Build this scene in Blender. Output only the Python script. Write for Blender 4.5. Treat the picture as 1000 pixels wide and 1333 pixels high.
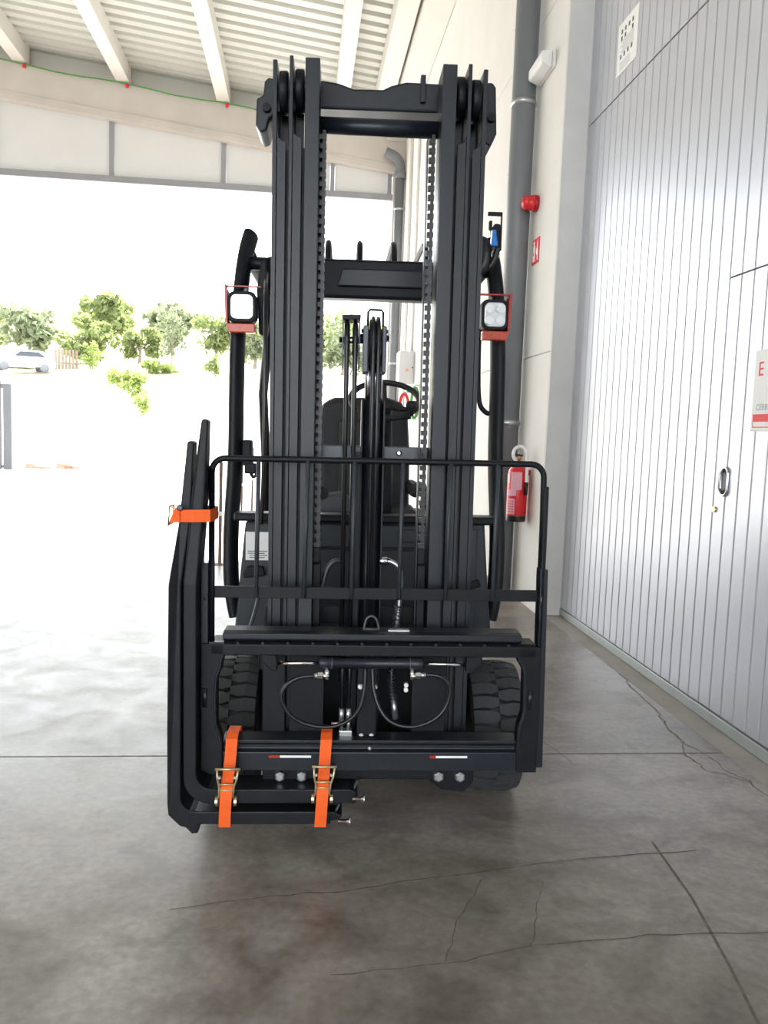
import bpy, math, random
from mathutils import Vector, Matrix
random.seed(7)
for o in list(bpy.data.objects): bpy.data.objects.remove(o)
S = bpy.context.scene
COL = S.collection
PI = math.pi

# ------------------------------------------------------------------ camera
F = 1050.0
d = Vector((394-500, 666.5-560, F)).normalized()          # building's depth axis (+Y) in camera space
u = Vector((math.sin(.036), math.cos(.036), 0)); u.z = -(u.x*d.x+u.y*d.y)/d.z; u.normalize()
r = u.cross(d)
if r.x < 0: r = -r
W2C = Matrix((r, d, u))                                    # rows: world axes in (right, up, forward)
cr = Vector((W2C[0][0], W2C[1][0], W2C[2][0])); cu = Vector((W2C[0][1], W2C[1][1], W2C[2][1])); cf = Vector((W2C[0][2], W2C[1][2], W2C[2][2]))
cam = bpy.data.cameras.new('camera'); co = bpy.data.objects.new('camera', cam); COL.objects.link(co)
m = Matrix((cr, cu, -cf)).transposed().to_4x4(); m.translation = (0, 0, 1.3); co.matrix_world = m
cam.sensor_fit = 'VERTICAL'; cam.sensor_height = 36.0; cam.lens = F*36.0/1333.0; cam.clip_start = .05; cam.clip_end = 800
S.camera = co

# ------------------------------------------------------------------ world, sun, exposure
w = bpy.data.worlds.new('world'); S.world = w; w.use_nodes = True
bg = w.node_tree.nodes['Background']; bg.inputs[0].default_value = (.90, .96, 1.0, 1); bg.inputs[1].default_value = 5.0
sl = bpy.data.lights.new('sun_offscreen', 'SUN'); sl.energy = 16.0; sl.angle = .05; sl.color = (1, .97, .92)
so = bpy.data.objects.new('sun_offscreen', sl); COL.objects.link(so)
so.rotation_euler = Vector((-.10, -.80, -.60)).to_track_quat('-Z', 'Y').to_euler(); so.location = (5, 40, 30)
vs = S.view_settings; vs.view_transform = 'Standard'; vs.look = 'None'; vs.gamma = 1; vs.use_curve_mapping = False; vs.exposure = 0.45
S.cycles.max_bounces = 10; S.cycles.diffuse_bounces = 6; S.cycles.glossy_bounces = 4; S.cycles.sample_clamp_indirect = 8

# ------------------------------------------------------------------ materials
def mat(name, col, rough=.5, metal=0.0, var=0.0, scale=20.0, bump=0.0, coat=0.0, bscale=None, spec=.5):
    m = bpy.data.materials.new(name); m.use_nodes = True; nt = m.node_tree; b = nt.nodes['Principled BSDF']
    b.inputs['Base Color'].default_value = (*col, 1); b.inputs['Roughness'].default_value = rough
    b.inputs['Metallic'].default_value = metal; b.inputs['Coat Weight'].default_value = coat; b.inputs['Specular IOR Level'].default_value = spec
    if var or bump:
        tc = nt.nodes.new('ShaderNodeTexCoord'); n = nt.nodes.new('ShaderNodeTexNoise')
        n.inputs['Scale'].default_value = scale; n.inputs['Detail'].default_value = 4
        nt.links.new(tc.outputs['Object'], n.inputs['Vector'])
        if var:
            mr = nt.nodes.new('ShaderNodeMapRange'); mr.inputs[1].default_value = .3; mr.inputs[2].default_value = .7
            mr.inputs[3].default_value = 1-var; mr.inputs[4].default_value = 1+var
            mx = nt.nodes.new('ShaderNodeVectorMath'); mx.operation = 'SCALE'; mx.inputs[0].default_value = col
            nt.links.new(n.outputs[0], mr.inputs[0]); nt.links.new(mr.outputs[0], mx.inputs['Scale']); nt.links.new(mx.outputs[0], b.inputs['Base Color'])
        if bump:
            n2 = n
            if bscale:
                n2 = nt.nodes.new('ShaderNodeTexNoise'); n2.inputs['Scale'].default_value = bscale; nt.links.new(tc.outputs['Object'], n2.inputs['Vector'])
            bp = nt.nodes.new('ShaderNodeBump'); bp.inputs['Strength'].default_value = bump; bp.inputs['Distance'].default_value = .01
            nt.links.new(n2.outputs[0], bp.inputs['Height']); nt.links.new(bp.outputs[0], b.inputs['Normal'])
    return m

def floor_mat():
    m = bpy.data.materials.new('polished concrete'); m.use_nodes = True; nt = m.node_tree; b = nt.nodes['Principled BSDF']; N = nt.nodes.new; Lk = nt.links.new
    tc = N('ShaderNodeTexCoord')
    b.inputs['Specular IOR Level'].default_value = .72
    def noise(sc, det, dist=0., stretch=None):
        n = N('ShaderNodeTexNoise'); n.inputs['Scale'].default_value = sc; n.inputs['Detail'].default_value = det; n.inputs['Distortion'].default_value = dist
        if stretch:
            mp = N('ShaderNodeMapping'); mp.inputs['Scale'].default_value = stretch; mp.inputs['Rotation'].default_value = (0, 0, .5); Lk(tc.outputs['Object'], mp.inputs[0]); Lk(mp.outputs[0], n.inputs['Vector'])
        else: Lk(tc.outputs['Object'], n.inputs['Vector'])
        return n
    a = noise(1.1, 6, .6); c = noise(4.5, 8, .9); f = noise(38, 8); s = noise(2.2, 7, 1.5, (1, 2.0, 1))
    def ramp(src, stops):
        rr = N('ShaderNodeValToRGB'); e = rr.color_ramp.elements
        e[0].position, e[0].color = stops[0][0], (*stops[0][1], 1); e[1].position, e[1].color = stops[-1][0], (*stops[-1][1], 1)
        for p, cc in stops[1:-1]: x = e.new(p); x.color = (*cc, 1)
        Lk(src.outputs[0], rr.inputs[0]); return rr
    r1 = ramp(a, [(.32, (.205, .178, .155)), (.5, (.30, .272, .244)), (.68, (.385, .357, .33))])
    r2 = ramp(c, [(.3, (.66, .63, .60)), (.5, (.97, .97, .97)), (.75, (1.15, 1.14, 1.12))])
    r3 = ramp(s, [(.34, (.76, .74, .72)), (.5, (1, 1, 1)), (.8, (1.06, 1.06, 1.06))])
    r4 = ramp(f, [(.3, (.80, .79, .78)), (.7, (1.12, 1.12, 1.12))])
    prev = r1.outputs[0]
    for q in (r2, r3, r4):
        mx = N('ShaderNodeMix'); mx.data_type = 'RGBA'; mx.blend_type = 'MULTIPLY'; mx.inputs[0].default_value = 1.0
        Lk(prev, mx.inputs[6]); Lk(q.outputs[0], mx.inputs[7]); prev = mx.outputs[2]
    Lk(prev, b.inputs['Base Color'])
    mr = N('ShaderNodeMapRange'); mr.inputs[1].default_value = .3; mr.inputs[2].default_value = .7; mr.inputs[3].default_value = .30; mr.inputs[4].default_value = .44
    Lk(c.outputs[0], mr.inputs[0]); Lk(mr.outputs[0], b.inputs['Roughness'])
    bp = N('ShaderNodeBump'); bp.inputs['Strength'].default_value = .11; bp.inputs['Distance'].default_value = .01; Lk(s.outputs[0], bp.inputs['Height'])
    bp2 = N('ShaderNodeBump'); bp2.inputs['Strength'].default_value = .06; bp2.inputs['Distance'].default_value = .004; Lk(f.outputs[0], bp2.inputs['Height']); Lk(bp.outputs[0], bp2.inputs['Normal'])
    Lk(bp2.outputs[0], b.inputs['Normal'])
    return m

M = dict(
    floor=floor_mat(),
    yard=mat('outdoor concrete', (.46, .45, .43), .9, var=.12, scale=.6),
    joint=mat('joint filler', (.16, .14, .12), .9, var=.3, scale=30),
    crackm=mat('crack dirt', (.175, .15, .13), .95, var=.4, scale=40),
    apron=mat('smooth kerb concrete', (.36, .335, .30), .7, var=.12, scale=6),
    slat=mat('satin grey metal panel', (.545, .56, .61), .34, .5, var=.03, scale=3, bump=.03, bscale=2),
    rail=mat('galvanised rail', (.40, .43, .43), .5, .4, var=.06, scale=8),
    backing=mat('grey backing sheet', (.50, .51, .54), .7),
    white_wall=mat('white painted concrete', (.76, .74, .71), .75, var=.03, scale=2.5, bump=.03, bscale=30),
    pillar=mat('bare pillar concrete', (.66, .65, .635), .75, var=.05, scale=5, bump=.05, bscale=40),
    cream=mat('cream concrete beam', (.62, .575, .53), .8, var=.05, scale=2),
    deck=mat('white roof deck', (.62, .62, .58), .45, .1, var=.02, scale=2),
    purlin=mat('cream purlin', (.74, .71, .66), .65, var=.03, scale=3),
    panel=mat('white cladding panel', (.74, .74, .745), .5, var=.02, scale=2),
    frame=mat('grey frame', (.30, .30, .33), .5, var=.04, scale=6),
    infill=mat('grey infill', (.42, .42, .42), .8),
    paint=mat('black gloss paint', (.010, .0135, .020), .36, var=.15, scale=30, bump=.03, bscale=150, spec=.42),
    paint2=mat('black satin paint', (.006, .0075, .0105), .46, var=.2, scale=25, bump=.05, bscale=120, spec=.26),
    steelblk=mat('black fork steel', (.008, .009, .012), .48, var=.25, scale=14, bump=.06, bscale=90, spec=.3),
    cowl=mat('charcoal cowl plastic', (.030, .038, .048), .5, var=.08, scale=10),
    cowl2=mat('black plastic', (.009, .011, .014), .6, var=.1, scale=10, spec=.3),
    rubber=mat('tyre rubber', (.042, .046, .048), .72, var=.2, scale=40, bump=.08, bscale=200),
    lug=mat('tyre tread rubber', (.042, .046, .048), .68, var=.15, scale=30, bump=.06, bscale=160),
    hose=mat('hydraulic hose', (.010, .010, .011), .30, var=.1, scale=50),
    vinyl=mat('seat vinyl', (.016, .016, .017), .6, var=.2, scale=30, bump=.1, bscale=200),
    chrome=mat('polished steel', (.75, .75, .76), .18, 1.0, var=.03, scale=40),
    steel=mat('zinc plated steel', (.55, .56, .57), .35, .9, var=.08, scale=40),
    greysteel=mat('grey steel', (.085, .092, .105), .42, .5, var=.08, scale=20),
    chain=mat('oiled chain', (.04, .04, .042), .35, .7, var=.2, scale=60),
    yzinc=mat('yellow zinc', (.60, .50, .30), .34, .85, var=.15, scale=60),
    orange=mat('orange webbing', (.95, .13, .012), .7, var=.06, scale=40, bump=.15, bscale=260),
    orangepaint=mat('orange paint', (.75, .13, .03), .45, var=.05, scale=20),
    redglass=mat('red lamp plastic', (.45, .025, .015), .25, var=.05, scale=30),
    amber=mat('orange red reflector', (.55, .06, .018), .25, var=.15, scale=90),
    red=mat('red enamel', (.72, .015, .02), .3, var=.04, scale=12, coat=.2),
    reddark=mat('dark red enamel', (.35, .01, .02), .35, var=.04, scale=12),
    redprint=mat('red print', (.78, .03, .05), .6, var=.03, scale=10),
    pinkprint=mat('faded pink print', (.85, .42, .50), .6, var=.04, scale=10),
    white=mat('white plastic', (.85, .85, .84), .4, var=.02, scale=8),
    paper=mat('white paper', (.88, .88, .87), .7, var=.01, scale=8),
    ink=mat('grey ink', (.10, .10, .11), .7, var=.1, scale=30),
    inklight=mat('pale ink', (.45, .49, .50), .7, var=.1, scale=30),
    pipe=mat('grey pvc pipe', (.175, .185, .20), .42, var=.05, scale=6),
    conduit=mat('pale conduit', (.72, .70, .67), .5, var=.03, scale=6),
    cabinet=mat('grey cabinet', (.62, .63, .64), .45, var=.02, scale=6),
    green=mat('green cable', (.10, .33, .08), .5, var=.1, scale=20),
    blue=mat('blue lens', (.01, .22, .75), .2, var=.05, scale=30),
    glass=mat('clear lens', (.80, .82, .83), .12, .35, var=.03, scale=30),
    led=mat('led reflector', (.70, .71, .72), .15, .9, var=.05, scale=80),
    galv=mat('grey gate paint', (.115, .12, .135), .6, 0, var=.05, scale=6),
    post=mat('rusty post', (.20, .125, .095), .7, var=.2, scale=20),
    soil=mat('dry pale earth', (.44, .40, .32), .95, var=.15, scale=.12, bump=.2, bscale=.8),
    leaf1=mat('olive foliage', (.20, .24, .10), .8, var=.25, scale=.7),
    leaf2=mat('light green foliage', (.26, .32, .10), .8, var=.25, scale=.9),
    leaf3=mat('grey green foliage', (.22, .25, .15), .8, var=.25, scale=.6),
    bark=mat('pale bark', (.28, .22, .17), .9, var=.2, scale=4),
    brick=mat('red brick', (.55, .26, .19), .9, var=.15, scale=6),
    wood=mat('weathered wood', (.20, .145, .10), .85, var=.2, scale=5),
    carwhite=mat('white car paint', (.82, .83, .85), .25, var=.01, scale=3, coat=.5),
    carglass=mat('dark car glass', (.02, .025, .035), .08, var=.05, scale=4),
    brass=mat('brass', (.60, .48, .25), .3, .9, var=.05, scale=30),
    yellow=mat('yellow label', (.85, .35, .05), .6, var=.05, scale=20),
)

def leafy(m, col):
    nt = m.node_tree; b = nt.nodes['Principled BSDF']; out = nt.nodes['Material Output']
    t = nt.nodes.new('ShaderNodeBsdfTranslucent'); t.inputs[0].default_value = (*col, 1); mx = nt.nodes.new('ShaderNodeMixShader'); mx.inputs[0].default_value = .55
    nt.links.new(b.outputs[0], mx.inputs[1]); nt.links.new(t.outputs[0], mx.inputs[2]); nt.links.new(mx.outputs[0], out.inputs['Surface'])
leafy(M['leaf1'], (.22, .26, .09)); leafy(M['leaf2'], (.28, .34, .10)); leafy(M['leaf3'], (.22, .25, .14))
# ------------------------------------------------------------------ mesh helpers
class MB:
    def __init__(s): s.v = []; s.f = []; s.sm = []
    def add(s, vs, fs, smooth=False):
        k = len(s.v); s.v += [tuple(x) for x in vs]; s.f += [tuple(i+k for i in q) for q in fs]; s.sm += [smooth]*len(fs); return s
    def box(s, x0, x1, y0, y1, z0, z1):
        if x0 > x1: x0, x1 = x1, x0
        if y0 > y1: y0, y1 = y1, y0
        return s.add([(x0,y0,z0),(x1,y0,z0),(x1,y1,z0),(x0,y1,z0),(x0,y0,z1),(x1,y0,z1),(x1,y1,z1),(x0,y1,z1)],
                     [(0,3,2,1),(4,5,6,7),(0,1,5,4),(1,2,6,5),(2,3,7,6),(3,0,4,7)])
    def prism(s, poly, a0, a1, axis='y', taper=None):
        """poly in the plane across `axis`: y -> (x,z), x -> (y,z), z -> (x,y)"""
        n = len(poly)
        ar = sum(poly[i][0]*poly[(i+1)%n][1]-poly[(i+1)%n][0]*poly[i][1] for i in range(n))
        P = list(poly) if ar > 0 else list(poly)[::-1]
        def mk(p, a):
            return (p[0], a, p[1]) if axis == 'y' else ((a, p[0], p[1]) if axis == 'x' else (p[0], p[1], a))
        A0 = [a0]*n; A1 = [a1]*n
        if taper:
            for i, p in enumerate(P): A0[i], A1[i] = taper(p, a0, a1)
        vs = [mk(p, A0[i]) for i, p in enumerate(P)]+[mk(p, A1[i]) for i, p in enumerate(P)]
        fl = (axis == 'y')
        f0 = tuple(range(n)); f1 = tuple(range(n, 2*n))
        fs = [f0 if fl else f0[::-1], f1[::-1] if fl else f1]
        for i in range(n):
            j = (i+1) % n
            fs.append((i, n+i, n+j, j) if fl else (i, j, n+j, n+i))
        return s.add(vs, fs)
    def tube(s, pts, r, n=10, caps=True, closed=False, flat=None):
        pts = [Vector(p) for p in pts]; N = len(pts); rs = r if isinstance(r, (list, tuple)) else [r]*N
        ring = []; prev = None
        for i, p in enumerate(pts):
            if closed: t = pts[(i+1) % N]-pts[i-1]
            else: t = (pts[min(i+1, N-1)]-pts[max(i-1, 0)])
            t.normalize()
            if prev is None:
                up = Vector((0, 0, 1)) if abs(t.z) < .9 else Vector((0, 1, 0)); a = t.cross(up).normalized()
            else: a = (prev - t*prev.dot(t)).normalized()
            prev = a; b = t.cross(a)
            sc = flat or (1, 1)
            ring.append([p+(a*math.cos(2*PI*k/n)*sc[0]+b*math.sin(2*PI*k/n)*sc[1])*rs[i] for k in range(n)])
        vs = [q for rg in ring for q in rg]; fs = []
        for i in range(N if closed else N-1):
            j = (i+1) % N
            for k in range(n): l = (k+1) % n; fs.append((i*n+k, i*n+l, j*n+l, j*n+k))
        s.add(vs, fs, True)
        if caps and not closed:
            k = len(s.v)-len(vs)
            s.f += [tuple(k+i for i in range(n))[::-1], tuple(k+(N-1)*n+i for i in range(n))]; s.sm += [False, False]
        return s
    def cyl(s, p0, p1, r, r1=None, n=14): return s.tube([p0, p1], [r, r if r1 is None else r1], n)
    def lathe(s, prof, c=(0, 0, 0), axis='z', n=20, smooth=True):
        """prof: (radius, height) list"""
        vs = []
        for (rr, h) in prof:
            for k in range(n):
                a = 2*PI*k/n; x, y = rr*math.cos(a), rr*math.sin(a)
                q = (x, y, h) if axis == 'z' else ((h, x, y) if axis == 'x' else (y, h, x))
                vs.append((q[0]+c[0], q[1]+c[1], q[2]+c[2]))
        fs = []
        for i in range(len(prof)-1):
            for k in range(n): l = (k+1) % n; fs.append((i*n+k, i*n+l, (i+1)*n+l, (i+1)*n+k))
        s.add(vs, fs, smooth)
        b = len(s.v)-len(vs)
        s.f += [tuple(b+i for i in range(n))[::-1], tuple(b+(len(prof)-1)*n+i for i in range(n))]; s.sm += [False, False]
        return s
    def mesh(s, name):
        me = bpy.data.meshes.new(name); me.from_pydata(s.v, [], s.f); me.update()
        for p, q in zip(me.polygons, s.sm): p.use_smooth = q
        return me
    def build(s, name, material, parent=None, bev=0.0, off=(0, 0, 0), seg=2):
        if any(off): s.v = [(a-off[0], b-off[1], c-off[2]) for a, b, c in s.v]
        me = s.mesh(name); me.materials.append(M[material] if isinstance(material, str) else material)
        o = bpy.data.objects.new(name, me); COL.objects.link(o)
        if any(off): o.location = off
        if parent: o.parent = parent; 
        if bev:
            b = o.modifiers.new('bevel', 'BEVEL'); b.width = bev; b.segments = seg; b.limit_method = 'ANGLE'; b.angle_limit = math.radians(40)
        return o

def arc(cx, cz, rad, a0, a1, n=6):
    return [(cx+rad*math.cos(math.radians(a0+(a1-a0)*i/n)), cz+rad*math.sin(math.radians(a0+(a1-a0)*i/n))) for i in range(n+1)]
def smooth(pts, it=2):
    P = [Vector(p) for p in pts]
    for _ in range(it):
        Q = [P[0]]
        for a, b in zip(P, P[1:]): Q += [a*.75+b*.25, a*.25+b*.75]
        P = Q+[P[-1]]
    return P
def empty(name, loc, rot=None):
    o = bpy.data.objects.new(name, None); COL.objects.link(o); o.location = loc; o.empty_display_size = .1
    if rot is not None: o.rotation_euler = rot
    return o
def tag(o, label=None, cat=None, group=None, kind=None):
    if label: o['label'] = label
    if cat: o['category'] = cat
    if group: o['group'] = group
    if kind: o['kind'] = kind
    return o
def struct(o, label, cat=None):
    return tag(o, label, cat or 'structure', None, 'structure')
def share(src, name, parent, loc=None, rot=None):
    o = src.copy(); o.name = name; COL.objects.link(o); o.parent = parent
    if loc is not None: o.location = loc
    if rot is not None: o.rotation_euler = rot
    return o
def text_mesh(txt, size, material, name, depth=.0006):
    c = bpy.data.curves.new('t', 'FONT'); c.body = txt; c.size = size; c.extrude = depth; c.align_x = 'CENTER'; c.align_y = 'CENTER'
    o = bpy.data.objects.new('t', c); COL.objects.link(o); bpy.context.view_layer.update()
    me = bpy.data.meshes.new_from_object(o.evaluated_get(bpy.context.evaluated_depsgraph_get())); bpy.data.objects.remove(o)
    me.materials.clear(); me.materials.append(M[material]); q = bpy.data.objects.new(name, me); COL.objects.link(q); return q

# ================================================================== THE BUILDING
XW, XP, YP = 1.932, 1.76, 5.75          # metal wall plane, white wall plane, pillar face
YE = 15.5                               # opening plane
fl = MB().box(-16, 2.3, -9, YE+.25, -.2, 0).build('floor', 'floor'); struct(fl, 'stained polished concrete floor of the shed', 'floor')
yd = MB().box(-60, 40, YE+.25, 42, -.25, -.015).build('floor_yard', 'yard'); struct(yd, 'sunlit pale concrete yard outside the opening', 'ground')

def strip(pts, wd, mt, name, z=.0008):
    P = [Vector((a, b, 0)) for a, b in pts]; b_ = MB(); vs = []
    for i, p in enumerate(P):
        t = (P[min(i+1, len(P)-1)]-P[max(i-1, 0)]).normalized(); nrm = Vector((-t.y, t.x, 0)); k = wd*(.6+.8*random.random()) if mt == 'crackm' else wd
        vs += [p+nrm*k/2+Vector((0, 0, z)), p-nrm*k/2+Vector((0, 0, z))]
    b_.add(vs, [(2*i, 2*i+1, 2*i+3, 2*i+2)[::-1] for i in range(len(P)-1)])
    return b_.build(name, mt, fl)
strip([(-16, 3.145), (1.9, 3.145)], .006, 'joint', 'expansion_joint')
strip([(-16, 9.2), (1.7, 9.2)], .008, 'joint', 'expansion_joint')
strip([(1.173, 2.42), (1.15, 2.1), (1.10, 1.8), (1.03, 1.45), (.95, .9)], .009, 'joint', 'scrape_mark')
def jag(pts, amp, n=5):
    out = []
    for (a, b), (c, e) in zip(pts, pts[1:]):
        for i in range(n): t = i/n; out.append((a+(c-a)*t+random.uniform(-amp, amp), b+(e-b)*t+random.uniform(-amp, amp)))
    return out+[pts[-1]]
strip(jag([(-.32, 2.11), (-.1, 2.15), (.134, 2.175), (.45, 2.24), (.844, 2.316), (1.3, 2.36)], .006), .004, 'crackm', 'crack')
strip(jag([(1.6, 1.99), (1.279, 1.929), (.95, 1.935), (.638, 1.91), (.385, 1.846), (.1, 1.82)], .006), .004, 'crackm', 'crack')
strip(jag([(.62, 1.9), (.68, 2.06), (.74, 2.2)], .006), .003, 'crackm', 'crack')
strip(jag([(.385, 1.85), (.45, 2.02), (.56, 2.22)], .006), .003, 'crackm', 'crack')
edge = [(1.84, 4.8), (1.82, 4.453), (1.801, 4.159), (1.778, 4.0), (1.75, 3.615), (1.71, 3.462), (1.69, 3.277), (1.628, 3.109), (1.654, 2.97), (1.763, 2.861), (1.773, 2.6)]
strip(jag(edge, .012), .007, 'crackm', 'crack'); strip(jag([(1.69, 3.277), (1.74, 3.12), (1.73, 2.95), (1.763, 2.861)], .012), .005, 'crackm', 'crack')
strip(jag([(1.05, 3.9), (1.09, 3.6), (1.07, 3.3), (1.12, 3.05)], .006), .003, 'crackm', 'crack')
MB().box(1.81, XW+.02, -4, YP-.04, -.05, .0012).build('kerb_strip', 'apron', fl)

# ---- right wall: vertical metal slats, with the wicket door
wr = MB().box(XW+.022, XW+.22, -9, YP, 0, 8.2).build('wall_right', 'backing'); struct(wr, 'wall of vertical satin grey metal slats', 'wall')
PITCH = .1035; Y0 = 3.611; GAP = .0055
def slat_mesh(h, wd=PITCH-GAP):
    c = .004; poly = [(XW+.02, 0), (XW+c, 0), (XW, c), (XW, wd-c), (XW+c, wd), (XW+.02, wd)]      # (x, y)
    return MB().prism(poly, 0, h, 'z')
low = slat_mesh(3.405).mesh('slat'); low.materials.append(M['slat'])
high = slat_mesh(4.6).mesh('slat'); high.materials.append(M['slat'])
over = slat_mesh(3.47-2.069).mesh('slat'); over.materials.append(M['slat'])
doorm = slat_mesh(1.992).mesh('slat'); doorm.materials.append(M['slat'])
door = MB().box(XW+.012, XW+.024, Y0-9*PITCH+.004, Y0-.006, .062, 2.058).build('door_1', 'backing'); struct(door, 'flush wicket door in the grey slat wall', 'door')
for k in range(-44, 21):
    y = Y0+k*PITCH
    def put(me, z, par):
        o = bpy.data.objects.new('slat', me); COL.objects.link(o); o.parent = par; o.location = (0, y+GAP/2, z)
    if -9 <= k < 0: put(doorm, .068, door); put(over, 2.069, wr)
    else: put(low, .065, wr)
    put(high, 3.481, wr)
MB().box(XW, XW+.02, Y0+21*PITCH+.003, YP, .065, 3.47).build('end_slat', 'slat', wr, .003)
MB().box(XW, XW+.02, Y0+21*PITCH+.003, YP, 3.481, 8.1).build('end_slat', 'slat', wr, .003)
MB().box(XW-.004, XW+.022, -4, YP, .004, .058).build('bottom_rail', 'rail', wr, .004)
hz = 1.135; hy = 3.515
ov = lambda k: [(hy+.030*k*math.cos(a), hz+.034*(1 if math.sin(a) > 0 else -1)+.030*k*math.sin(a)) for a in [2*PI*(q+.5)/20 for q in range(20)]]
hd = MB().prism(ov(.85), XW-.004, XW, 'x').build('handle', 'greysteel', door)
MB().tube([(XW-.006, a, b) for a, b in ov(1.0)], .006, 8, closed=True).build('handle_rim', 'chrome', hd)
MB().tube([(XW-.006, hy+.016, hz-.055), (XW-.022, hy+.014, hz-.03), (XW-.022, hy+.014, hz+.03), (XW-.006, hy+.016, hz+.055)], .006, 8).build('grip', 'steel', hd)
MB().cyl((XW+.002, 3.59, 1.0), (XW-.008, 3.59, 1.0), .014).build('lock', 'brass', door)

# ---- white precast wall beyond, with its end face
wb = MB().box(XP+.012, 2.2, YP+.01, YE+.25, 0, 7.4).build('wall_side', 'backing'); struct(wb, 'white painted precast concrete wall beside the opening', 'wall')
for z0, z1 in ((0, 1.928), (1.934, 4.478), (4.484, 7.4)):
    for y0, y1 in ((YP, 11.0), (11.006, YE)):
        MB().box(XP, 2.14, y0, y1, z0, z1).build('panel', 'white_wall', wb, .004)
pf = MB().box(XP-.001, XW+.02, YP-.035, YP-.001, 0, 7.4).build('trim_1', 'pillar', None, .004); struct(pf, 'bare grey concrete end face of the white wall', 'trim')

# ---- far end: beam, cladding panels, lintel, column
zb = lambda x: 7.12-.115*(x+1.6)                     # underside of the purlins
be = MB()
be.prism([(-16, zb(-16)-.66), (1.76, zb(1.76)-.66), (1.76, zb(1.76)-.02), (-16, zb(-16)-.02)], YE-.12, YE+.2)
beam = be.build('trim_2', 'cream', None, .01); struct(beam, 'long cream concrete end beam sloping under the roof', 'beam')
MB().prism([(-16, zb(-16)-.56), (1.76, zb(1.76)-.56), (1.76, zb(1.76)-.52), (-16, zb(-16)-.52)], YE-.135, YE-.12).build('ledge', 'cream', beam, .004)
MB().prism([(-16, zb(-16)-.02), (1.76, zb(1.76)-.02), (1.76, zb(1.76)+.31), (-16, zb(-16)+.31)], YE+.1, YE+.16).build('infill', 'deck', beam)
wk = MB().box(-16, 1.55, YE+.09, YE+.13, 5.70, 5.72).build('wall_back', 'frame'); struct(wk, 'white cladding panels in grey frames above the opening', 'wall')
xs = [1.50]+[.431-1.99*k for k in range(8)]
for k, x in enumerate(xs):
    ztop = zb(x)-.64
    MB().box(x-.04, x+.04, YE+.0, YE+.11, 5.70, ztop).build('mullion', 'frame', wk, .004)
    if k < len(xs)-1:
        xl = xs[k+1]+.045; xr = x-.045
        MB().prism([(xl, 5.745), (xr, 5.745), (xr, zb(xr)-.655), (xl, zb(xl)-.655)], YE+.04, YE+.075).build('panel', 'panel', wk, .003)
MB().box(-16, 1.56, YE-.02, YE+.12, 5.625, 5.74).build('lintel', 'frame', wk, .006)
col = MB().box(1.56, XP-.002, YE-.1, YE+.24, 0, zb(1.7)-.67).build('trim_3', 'cream', None, .01); struct(col, 'cream concrete column at the opening corner', 'column')

# ---- roof: purlins and ribbed deck
ce = MB(); pr_ = []
yy = -9.0; zz = 0
while yy < YE+2.0:
    pr_ += [(yy, 0), (yy+.15, 0), (yy+.175, .05), (yy+.255, .05)]; yy += .28
vs = []
for (y_, h_) in pr_: vs += [(-16, y_, zb(-16)+.32+h_), (1.9, y_, zb(1.9)+.32+h_)]
ce.add(vs, [(2*i, 2*i+1, 2*i+3, 2*i+2)[::-1] for i in range(len(pr_)-1)])
k0 = len(ce.v)
ce.add([(-16, -9, zb(-16)+.40), (1.9, -9, zb(1.9)+.40), (1.9, YE+2, zb(1.9)+.40), (-16, YE+2, zb(-16)+.40)], [(0, 1, 2, 3)])
ceil = ce.build('ceiling', 'deck'); struct(ceil, 'white ribbed metal roof deck', 'ceiling')
for x in (-13.75, -12.02, -10.3, -8.55, -6.8, -5.08, -3.325, -1.57, .53):
    MB().box(-.115, .115, -9, YE+.05, 0, .315).build('purlin', 'purlin', ceil, .008).location = (x, 0, zb(x))
MB().box(1.08, 1.36, -9, YE+.05, zb(1.2), zb(1.2)+.32).build('purlin', 'purlin', ceil, .008)
eb = MB().box(1.40, XP-.004, -4, YE-.14, zb(1.6)-.10, zb(1.6)+.30).build('trim_4', 'purlin', None, .012); struct(eb, 'white eaves gutter box along the top of the wall', 'trim')

# ---- unseen sides that close the shed
wl = MB().box(-16.2, -16, -9, YE+.25, 0, 9.6).build('wall_left', 'white_wall'); struct(wl, 'plain white far side wall of the shed', 'wall')
wf = MB().box(-16, 2.3, -9.2, -9, 5.6, 9.6).box(-16, -13, -9.2, -9, 0, 5.6).box(1.2, 2.3, -9.2, -9, 0, 5.6).build('wall_front', 'white_wall'); struct(wf, 'white wall around the other open end of the shed', 'wall')
yf = MB().box(-60, 40, -60, -9, -.25, -.015).build('floor_outside', 'yard'); struct(yf, 'pale concrete outside the other open end', 'ground')
wt = MB().box(XW+.02, 2.3, -9, YE+.25, 7.2, 8.3).build('wall_top', 'white_wall'); struct(wt, 'wall strip between metal slats and roof', 'wall')

# ================================================================== THINGS ON THE WALLS
# green cable along the beam with red clips
pts = []
for i in range(40):
    x = -15+i*.42; pts.append((x, YE-.16, zb(x)-.04-.02*math.sin(i*1.3)))
gc = MB().tube(pts, .011, 6).build('cable', 'green'); tag(gc, 'thin green cable running along the top of the cream beam', 'cable')
for x in (-6.8, -5.0, -3.25, -1.5, .6): MB().box(x-.025, x+.025, YE-.175, YE-.121, zb(x)-.085, zb(x)-.03).build('clip', 'red', gc, .004)

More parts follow.
